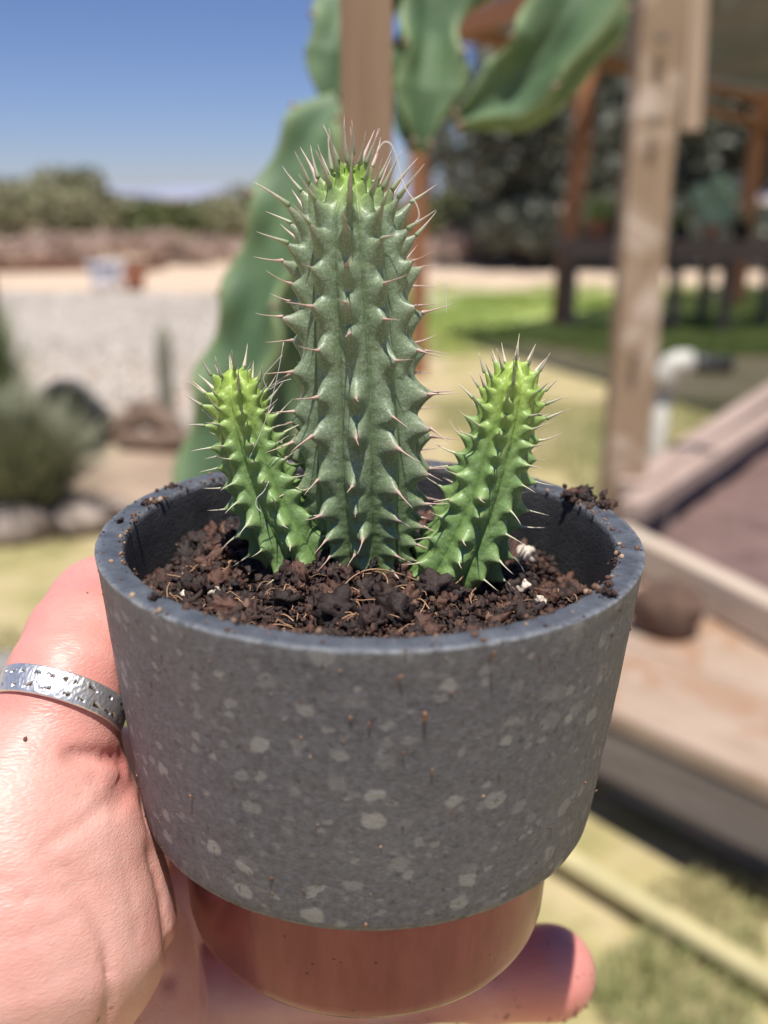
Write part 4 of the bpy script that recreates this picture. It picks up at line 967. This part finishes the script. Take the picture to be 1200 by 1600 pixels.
            if dv.dot(tocam) > -.55:
                so = bpy.data.objects.new('spine', m_); COL.objects.link(so); so.parent = o; so.matrix_basis = WM(o).inverted() @ mtx; cnt += 1
            else:
                vv = np.array([v.co[:] for v in m_.vertices]); vv = np.c_[vv, np.ones(len(vv))] @ np.array(mtx).T
                of = len(restV); restV += vv[:, :3].tolist(); restF += [tuple(x + of for x in p.vertices) for p in m_.polygons]
    if restV:
        so = link('back_spines', np_mesh('back_spines', restV, restF, SPM[kind][0].materials[0]), o); so['kind'] = 'stuff'
    return o, cnt
spine_up = {'main': [-.45, -.15, -.05, .35, 1.1, 3.0], 'side': [-.5, -.1, .15, .6, 1.3, 3.0]}
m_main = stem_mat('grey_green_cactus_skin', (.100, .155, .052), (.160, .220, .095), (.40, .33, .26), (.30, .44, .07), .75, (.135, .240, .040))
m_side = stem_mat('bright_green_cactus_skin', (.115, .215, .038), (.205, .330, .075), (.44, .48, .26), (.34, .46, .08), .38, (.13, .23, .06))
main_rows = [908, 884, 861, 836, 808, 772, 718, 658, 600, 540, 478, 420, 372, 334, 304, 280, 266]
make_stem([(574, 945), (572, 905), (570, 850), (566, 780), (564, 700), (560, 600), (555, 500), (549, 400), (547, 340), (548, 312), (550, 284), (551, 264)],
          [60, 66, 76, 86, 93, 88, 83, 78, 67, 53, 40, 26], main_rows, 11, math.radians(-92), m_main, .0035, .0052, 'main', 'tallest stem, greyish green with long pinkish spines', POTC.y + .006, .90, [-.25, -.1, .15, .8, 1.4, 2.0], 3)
side_rows = [908, 876, 842, 808, 774, 744, 716, 690, 664, 640, 618, 598, 584]
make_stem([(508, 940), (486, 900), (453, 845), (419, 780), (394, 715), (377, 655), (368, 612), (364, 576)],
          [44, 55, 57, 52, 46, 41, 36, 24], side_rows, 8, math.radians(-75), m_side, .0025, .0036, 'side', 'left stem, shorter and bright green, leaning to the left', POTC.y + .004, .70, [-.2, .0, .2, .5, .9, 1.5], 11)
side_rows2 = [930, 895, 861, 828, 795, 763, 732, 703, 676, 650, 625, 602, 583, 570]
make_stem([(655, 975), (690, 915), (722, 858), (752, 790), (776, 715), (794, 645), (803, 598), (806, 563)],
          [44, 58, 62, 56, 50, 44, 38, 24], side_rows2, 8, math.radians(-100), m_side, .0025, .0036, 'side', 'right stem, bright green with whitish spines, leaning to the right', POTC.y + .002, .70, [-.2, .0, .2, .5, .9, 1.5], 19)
# cobweb threads
M['web'] = simple('spider_silk', (.75, .73, .68), .4, .1, 500)
Yw = POTC.y - .002
def thread(pxs, r, lab, Yv=None):
    c = spline([at_y(x, y, (Yv or Yw)) for x, y in pxs], 30); V, F = tube_vf([Vector(p) for p in c], r, 5)
    tag(link('cobweb_thread', np_mesh('cobweb_thread', V, F, M['web'])), lab, 'thread', 'cobweb threads on the cactus')
thread([(443, 535), (435, 580), (424, 625), (412, 665), (388, 720)], .00005, 'long straight silk thread from the tall stem down to the left stem')
thread([(441, 555), (425, 572), (412, 590), (420, 608), (436, 598), (455, 592)], .00004, 'looped silk thread between left and tall stems')
thread([(587, 240), (600, 222), (613, 228), (622, 255), (628, 282), (637, 300), (650, 318), (655, 338), (648, 348)], .00008, 'curly pale fibre hanging off the tip of the tall stem', POTC.y - .004)
thread([(697, 438), (698, 455), (697, 470), (698, 490)], .00004, 'short silk thread hanging from a right spine of the tall stem')
thread([(420, 752), (412, 768), (402, 778), (400, 790), (408, 800)], .00008, 'wavy silk thread stuck to the left stem', POTC.y - .0045)

# ================================================================== HAND
def hand():
    parts_palm, parts_f = [], []
    def P(px, py, d): return np.array(at_d(px, py, d))
    def chain(pts): return [(P(*a[:3]), a[3], P(*b[:3]), b[3]) for a, b in zip(pts[:-1], pts[1:])]
    lo = np.array([-0.135, 0.10, CAM_H - .235]); hi = np.array([0.065, 0.275, CAM_H - .048]); h = 0.00085
    nx, ny, nz = (np.ceil((hi - lo) / h)).astype(int)
    X, Y, Z = np.meshgrid(*(lo[i] + h * np.arange(k) for i, k in enumerate((nx, ny, nz))), indexing='ij')
    G = np.stack([X, Y, Z], -1).astype(np.float32)
    def cap(a, ra, b, rb, A=G):
        a = a.astype(np.float32); ab = (b - a).astype(np.float32); t = np.clip(((A - a) @ ab) / (ab @ ab), 0, 1)
        return np.linalg.norm(A - a - t[..., None] * ab, axis=-1) - (ra + (rb - ra) * t)
    def smin(a, b, k):
        if a is None: return b
        q = np.clip(k - np.abs(a - b), 0, None) / k; return np.minimum(a, b) - q * q * k * .25
    def smax(a, b, k): return -smin(-a, -b, k)
    thumb = chain([(10, 1260, .171, .0154), (60, 1190, .173, .0126), (86, 1128, .1745, .0108), (96, 1098, .175, .0098), (108, 1066, .1782, .0107), (140, 1010, .187, .0117), (170, 968, .199, .0124), (236, 955, .209, .0104)])
    palm = chain([(-420, 2000, .205, .026), (-120, 1640, .186, .026), (10, 1420, .172, .0255), (25, 1300, .171, .0175)])
    palm += chain([(-420, 2000, .215, .024), (120, 1480, .203, .0155), (190, 1235, .224, .0115)])
    palm += chain([(30, 1270, .184, .014), (165, 1235, .214, .0115)])
    palm += chain([(-420, 2000, .215, .024), (178, 1570, .203, .0135), (230, 1470, .229, .0110)])
    palm += chain([(-420, 2000, .215, .022), (150, 1640, .200, .0150), (235, 1610, .224, .0110)])
    palm += chain([(-420, 2000, .215, .024), (60, 1760, .198, .020), (215, 1740, .218, .0110)])
    fing = [chain([(190, 1235, .224, .0112), (330, 1245, .246, .0094), (560, 1230, .247, .0084), (700, 1225, .238, .0077)]),
            chain([(225, 1425, .229, .0108), (380, 1370, .250, .0104), (640, 1360, .250, .0086), (790, 1355, .240, .0078)]),
            chain([(235, 1595, .224, .0112), (330, 1555, .237, .0108), (470, 1540, .240, .0101), (650, 1527, .240, .0098), (760, 1522, .236, .0103), (858, 1519, .232, .0104)]),
            chain([(215, 1740, .218, .0105), (340, 1720, .232, .0090), (560, 1690, .236, .0080), (680, 1680, .230, .0072)])]
    s = None
    for c in palm: s = smin(s, cap(*c), .012)
    t = None
    for c in thumb: t = smin(t, cap(*c), .0013)
    s = smin(s, t, .006)
    for k, f in enumerate(fing):
        q = None
        for c in f: q = smin(q, cap(*c), .002)
        s = smin(s, q, .0022)
    # creases pressed into the flesh
    def crease(pts, r, k):
        nonlocal s
        q = None
        for a, b in zip(pts[:-1], pts[1:]): 
            c = cap(P(*a), r, P(*b), r); q = c if q is None else np.minimum(q, c)
        s = smax(s, -q, k)
    # surface depth probe for crease placement
    def front(px, py):
        dvec = np.array(ray(px, py)); ds = np.arange(.135, .26, .0006); pts = np.array([0, 0, CAM_H]) + ds[:, None] * dvec
        ii = np.round((pts - lo) / h).astype(int); ok = np.all((ii >= 0) & (ii < np.array([nx, ny, nz])), axis=1)
        for d_, i3, o_ in zip(ds, ii, ok):
            if o_ and s[tuple(i3)] < 0: return d_
        return .18
    def crs(pl_, r, k, sink=0.0):
        crease([(x, y, front(x, y) - sink) for x, y in pl_], r, k)
    crs([(110, 1182), (150, 1180), (194, 1190)], .0009, .0020, -.0002)
    crs([(196, 1205), (178, 1242), (135, 1282), (80, 1315)], .0000, .0022)
    crs([(182, 1262), (205, 1232), (214, 1215)], .0004, .0022)
    crs([(236, 1335), (252, 1400), (260, 1470), (262, 1530)], .0004, .0030)
    crs([(312, 1500), (316, 1560), (308, 1640)], .0007, .0030)
    for ln_ in ([(60, 1165), (110, 1172), (150, 1196)], [(150, 1215), (110, 1262), (60, 1290)], [(-10, 1380), (60, 1372), (130, 1350), (190, 1310)], [(0, 1405), (80, 1398), (150, 1372)],
                [(190, 1335), (205, 1400), (215, 1480)], [(-10, 1470), (50, 1462), (120, 1430)], [(60, 985), (100, 1000), (150, 1003)], [(70, 1000), (120, 1016), (160, 1015)], [(-5, 1560), (60, 1545), (130, 1500)]):
        crs(ln_, .00005, .0011, .0001)
    for ln_ in ([(770, 1452), (768, 1520), (776, 1590)], [(782, 1460), (780, 1530)]): crs(ln_, .0001, .0012)
    crs([(60, 1330), (120, 1380), (160, 1460), (170, 1560), (150, 1640)], .0001, .0022)
    # clear the pot: the flesh flattens against it
    axis_p = np.array(potM @ Vector((0, 0, 0))); R3 = np.array(potMi.to_3x3())
    Lc = (G - axis_p.astype(np.float32)) @ R3.T.astype(np.float32)
    rad = np.linalg.norm(Lc[..., :2], axis=-1); zz = Lc[..., 2]
    wall = np.where(zz > -.0486, .0452 + zz * .0985, .0341)
    d_p = np.where((zz > -.0738) & (zz < .002), rad - wall - .0002, 1.0)
    d_b = np.maximum(rad - .0334, np.abs(zz + .064) - .0098)
    s = np.maximum(s, -np.minimum(d_p, 1.0)); s = np.maximum(s, -d_b)
    # ---- surface nets
    ins = s < 0
    cells = np.zeros((nx - 1, ny - 1, nz - 1), dtype=np.uint8)
    for dx in (0, 1):
        for dy in (0, 1):
            for dz in (0, 1): cells += ins[dx:nx - 1 + dx, dy:ny - 1 + dy, dz:nz - 1 + dz]
    act = (cells > 0) & (cells < 8); idx = -np.ones(act.shape, dtype=np.int64); ci = np.argwhere(act); idx[act] = np.arange(len(ci))
    acc = np.zeros((len(ci), 3)); cn = np.zeros(len(ci))
    cor = [(a, b, c) for a in (0, 1) for b in (0, 1) for c in (0, 1)]
    for a in cor:
        for ax in range(3):
            if a[ax] == 0:
                b = list(a); b[ax] = 1
                va = s[ci[:, 0] + a[0], ci[:, 1] + a[1], ci[:, 2] + a[2]]; vb = s[ci[:, 0] + b[0], ci[:, 1] + b[1], ci[:, 2] + b[2]]
                k = (va < 0) != (vb < 0); tt = np.where(k, va / np.where(k, va - vb, 1), 0)
                p = np.array(a, dtype=float)[None].repeat(len(ci), 0); p[:, ax] += tt; acc[k] += p[k]; cn[k] += 1
    V = lo + h * (ci + acc / cn[:, None])
    Fs = []
    for ax in range(3):
        o1, o2 = [(1, 2), (2, 0), (0, 1)][ax]
        sl0 = [slice(None)] * 3; sl1 = [slice(None)] * 3; sl0[ax] = slice(0, -1); sl1[ax] = slice(1, None)
        ch = ins[tuple(sl0)] != ins[tuple(sl1)]; e = np.argwhere(ch)
        e = e[(e[:, o1] > 0) & (e[:, o2] > 0) & (e[:, o1] < act.shape[o1]) & (e[:, o2] < act.shape[o2])]
        d1 = np.zeros(3, int); d1[o1] = 1; d2 = np.zeros(3, int); d2[o2] = 1
        q = [e - d1 - d2, e - d2, e, e - d1]; f = np.stack([idx[tuple(x.T)] for x in q], 1)
        flip = ~ins[tuple(e.T)]; f[flip] = f[flip][:, ::-1]; Fs.append(f)
    F = np.concatenate(Fs); F = F[(F >= 0).all(1)]
    # light Laplacian smoothing
    E = np.concatenate([F[:, [0, 1]], F[:, [1, 2]], F[:, [2, 3]], F[:, [3, 0]]])
    for it in range(3):
        sm_ = np.zeros_like(V); c_ = np.zeros(len(V))
        for i_, j_ in ((0, 1), (1, 0)):
            for d in range(3): sm_[:, d] += np.bincount(E[:, i_], weights=V[E[:, j_], d], minlength=len(V))
            c_ += np.bincount(E[:, i_], minlength=len(V))
        V = V * .5 + .5 * sm_ / c_[:, None]
    # flush: redder towards finger ends and joints
    red = np.zeros(len(V))
    for c_, rr_ in ((P(858, 1519, .232), .020), (P(236, 955, .209), .028), (P(190, 1190, .175), .010), (P(150, 1000, .19), .02)):
        red = np.maximum(red, np.exp(-np.sum((V - c_) ** 2, 1) / rr_ ** 2))
    return V, F, red
def skin():
    m, nt, b = material('hand_skin')
    ob = coord(nt); red = attr(nt, 'red'); f = noise(nt, ob, 55, 4, .6); g2 = noise(nt, ob, 170, 4, .6)
    c = ramp(nt, f, [(.3, (.60, .29, .235)), (.7, (.76, .47, .40))])
    c = mixc(nt, mth(nt, 'MULTIPLY', g2, .4), c, (.66, .33, .27))
    c = mixc(nt, ramp(nt, noise(nt, ob, 28, 3, .6, .5), [(.45, (0, 0, 0)), (.68, (.6, .6, .6))]), c, (.66, .24, .20))
    c = mixc(nt, mth(nt, 'MULTIPLY', red, .75), c, (.68, .20, .17))
    d = N(nt, 'ShaderNodeTexVoronoi'); d.inputs['Scale'].default_value = 95; nt.links.new(ob, d.inputs['Vector'])
    c = mixc(nt, mth(nt, 'MULTIPLY', ramp(nt, d.outputs['Distance'], [(.035, (1, 1, 1)), (.06, (0, 0, 0))]), .7), c, (.16, .08, .05))
    nt.links.new(c, b.inputs['Base Color']); b.inputs['Roughness'].default_value = .42
    b.inputs['Subsurface Weight'].default_value = .35; b.inputs['Subsurface Radius'].default_value = (1.0, .28, .16); b.inputs['Subsurface Scale'].default_value = .0035
    rot = N(nt, 'ShaderNodeMapping'); rot.inputs['Rotation'].default_value = (0, math.radians(25), 0); rot.inputs['Scale'].default_value = (.35, 1, 2.0); nt.links.new(ob, rot.inputs[0])
    n1 = bump(nt, b, noise(nt, rot.outputs[0], 1000, 5, .65, .8), .38, .00022)
    w = N(nt, 'ShaderNodeTexVoronoi', feature='DISTANCE_TO_EDGE'); w.inputs['Scale'].default_value = 1100; nt.links.new(rot.outputs[0], w.inputs['Vector'])
    n2 = bump(nt, b, mth(nt, 'MULTIPLY', w.outputs['Distance'], 3.0, clamp=True), .30, .00013, n1)
    w2 = N(nt, 'ShaderNodeTexVoronoi', feature='DISTANCE_TO_EDGE'); w2.inputs['Scale'].default_value = 330; w2.inputs['Randomness'].default_value = 1; nt.links.new(rot.outputs[0], w2.inputs['Vector'])
    n2 = bump(nt, b, mth(nt, 'MULTIPLY', w2.outputs['Distance'], 7.0, clamp=True), .16, .00010, n2)
    bump(nt, b, noise(nt, ob, 120, 3, .5, .5), .30, .0008, n2)
    return m
Vh, Fh, red = hand()
Vh0 = Vh.copy(); hc = Vector((-.08, .2, CAM_H - .16))
ho = link('hand', np_mesh('hand', Vh, Fh, skin(), True, {'red': red}))
tag(ho, 'left hand holding up the grey pot, thumb on the left side and fingers wrapped behind', 'hand')
Vh_ = Vh; keep = []
for c_, R_, k_n in ((at_d(850, 1540, .226), .013, 46), (at_d(700, 1570, .232), .012, 14), (at_d(120, 960, .18), .02, 8), (at_d(150, 1450, .165), .035, 10)):
    dd = np.linalg.norm(Vh_ - np.array(c_), axis=1); ii = np.where(dd < R_)[0]
    if len(ii): keep += list(rng.choice(ii, k_n))
Vc, Fc, rc = lumps(ICO1, Vh_[keep], np.minimum(rng.gamma(2, .00009, len(keep)) + .00006, .00038), .4)
tag(link('hand_crumbs', np_mesh('hand_crumbs', Vc, Fc, cm, True, {'rnd': rc * .6})), 'dark soil specks stuck to the fingertip and palm', 'crumbs', kind='stuff')
# finger nails on the far side
mn, nt, b = material('finger_nail'); b.inputs['Base Color'].default_value = (.75, .45, .40, 1); b.inputs['Roughness'].default_value = .25
for px, py, d in ((858, 1519, .2395), (790, 1355, .2455), (700, 1225, .2435), (236, 955, .2165)):
    V = ICO3[0] * np.array([.0058, .0022, .0046]); c = at_d(px, py, d)
    link('nail', np_mesh('nail', V + np.array(c), ICO3[1], mn), ho)

# ================================================================== RING on the thumb
def ring():
    c = at_d(97, 1097, .175)
    a0 = at_d(60, 1190, .173); a1 = at_d(128, 1012, .183); ax = (a1 - a0).normalized()
    x = Vector((1, 0, 0)); x = (x - ax * x.dot(ax)).normalized(); y = ax.cross(x)
    ns, nh = 720, 26; prof = []
    for k in range(nh):       # outer face
        t = k / (nh - 1); w = (t - .5) * .0047; prof.append((.01112 - .00022 * abs(2 * t - 1) ** 3, w, 1))
    prof += [(.01075, .00243, 0), (.01035, .0024, 0), (.0102, .0021, 0), (.0102, -.0021, 0), (.01035, -.0024, 0), (.01075, -.00243, 0)]
    prof = np.array(prof); th = np.linspace(0, 2 * np.pi, ns, endpoint=False)
    r = np.repeat(prof[:, :1], ns, 1); w = np.repeat(prof[:, 1:2], ns, 1); cut = np.zeros_like(r)
    rg = np.random.default_rng(5)
    for row in (-.00125, .00105):
        t = rg.uniform(0, .2)
        while t < 2 * np.pi:
            L_ = rg.uniform(.035, .085); hgt = rg.uniform(.00028, .0005); slope = rg.uniform(-.006, .006)
            dt = (th - t + np.pi) % (2 * np.pi) - np.pi
            uu = dt[None] / L_; taper = np.clip(.5 + .5 * uu * rg.choice([-1, 1]), .15, 1)
            dw = np.abs(w - row - slope * dt[None] * 1.0) / (hgt * taper)
            cut = np.maximum(cut, np.clip(3.0 * (1 - np.maximum(dw, np.abs(uu))), 0, 1))
            t += rg.uniform(.17, .34)
    outer = prof[:, 2:3] > .5
    cut = cut * outer
    r = r - cut * .00045 + np.where(outer, .00005 * vnoise(np.stack([np.cos(th)[None] * 40 + 0 * w, np.sin(th)[None] * 40 + 0 * w, w * 2500], -1)), 0)
    V = np.stack([r * np.cos(th), r * np.sin(th), w], -1).reshape(-1, 3)
    F = grid_faces(len(prof), ns); F = np.concatenate([F, np.stack([ (len(prof)-1)*ns + np.arange(ns), (len(prof)-1)*ns + (np.arange(ns)+1) % ns, (np.arange(ns)+1) % ns, np.arange(ns)], 1)])
    m, nt, b = material('hammered_silver'); ob = coord(nt)
    c_ = mixc(nt, attr(nt, 'cut'), ramp(nt, noise(nt, ob, 900, 4), [(.3, (.74, .73, .72)), (.7, (.90, .89, .87))]), (.16, .10, .07))
    nt.links.new(c_, b.inputs['Base Color']); b.inputs['Metallic'].default_value = .9; b.inputs['Roughness'].default_value = .40
    bump(nt, b, noise(nt, ob, 700, 4), .4, .0003)
    o = link('finger_ring', np_mesh('finger_ring', V, F, m, True, {'cut': cut.ravel()}))
    mt = Matrix((x, y, ax)).transposed().to_4x4(); mt.translation = c; o.matrix_basis = mt
    tag(o, 'pierced silver band ring worn on the thumb', 'ring')
ring()
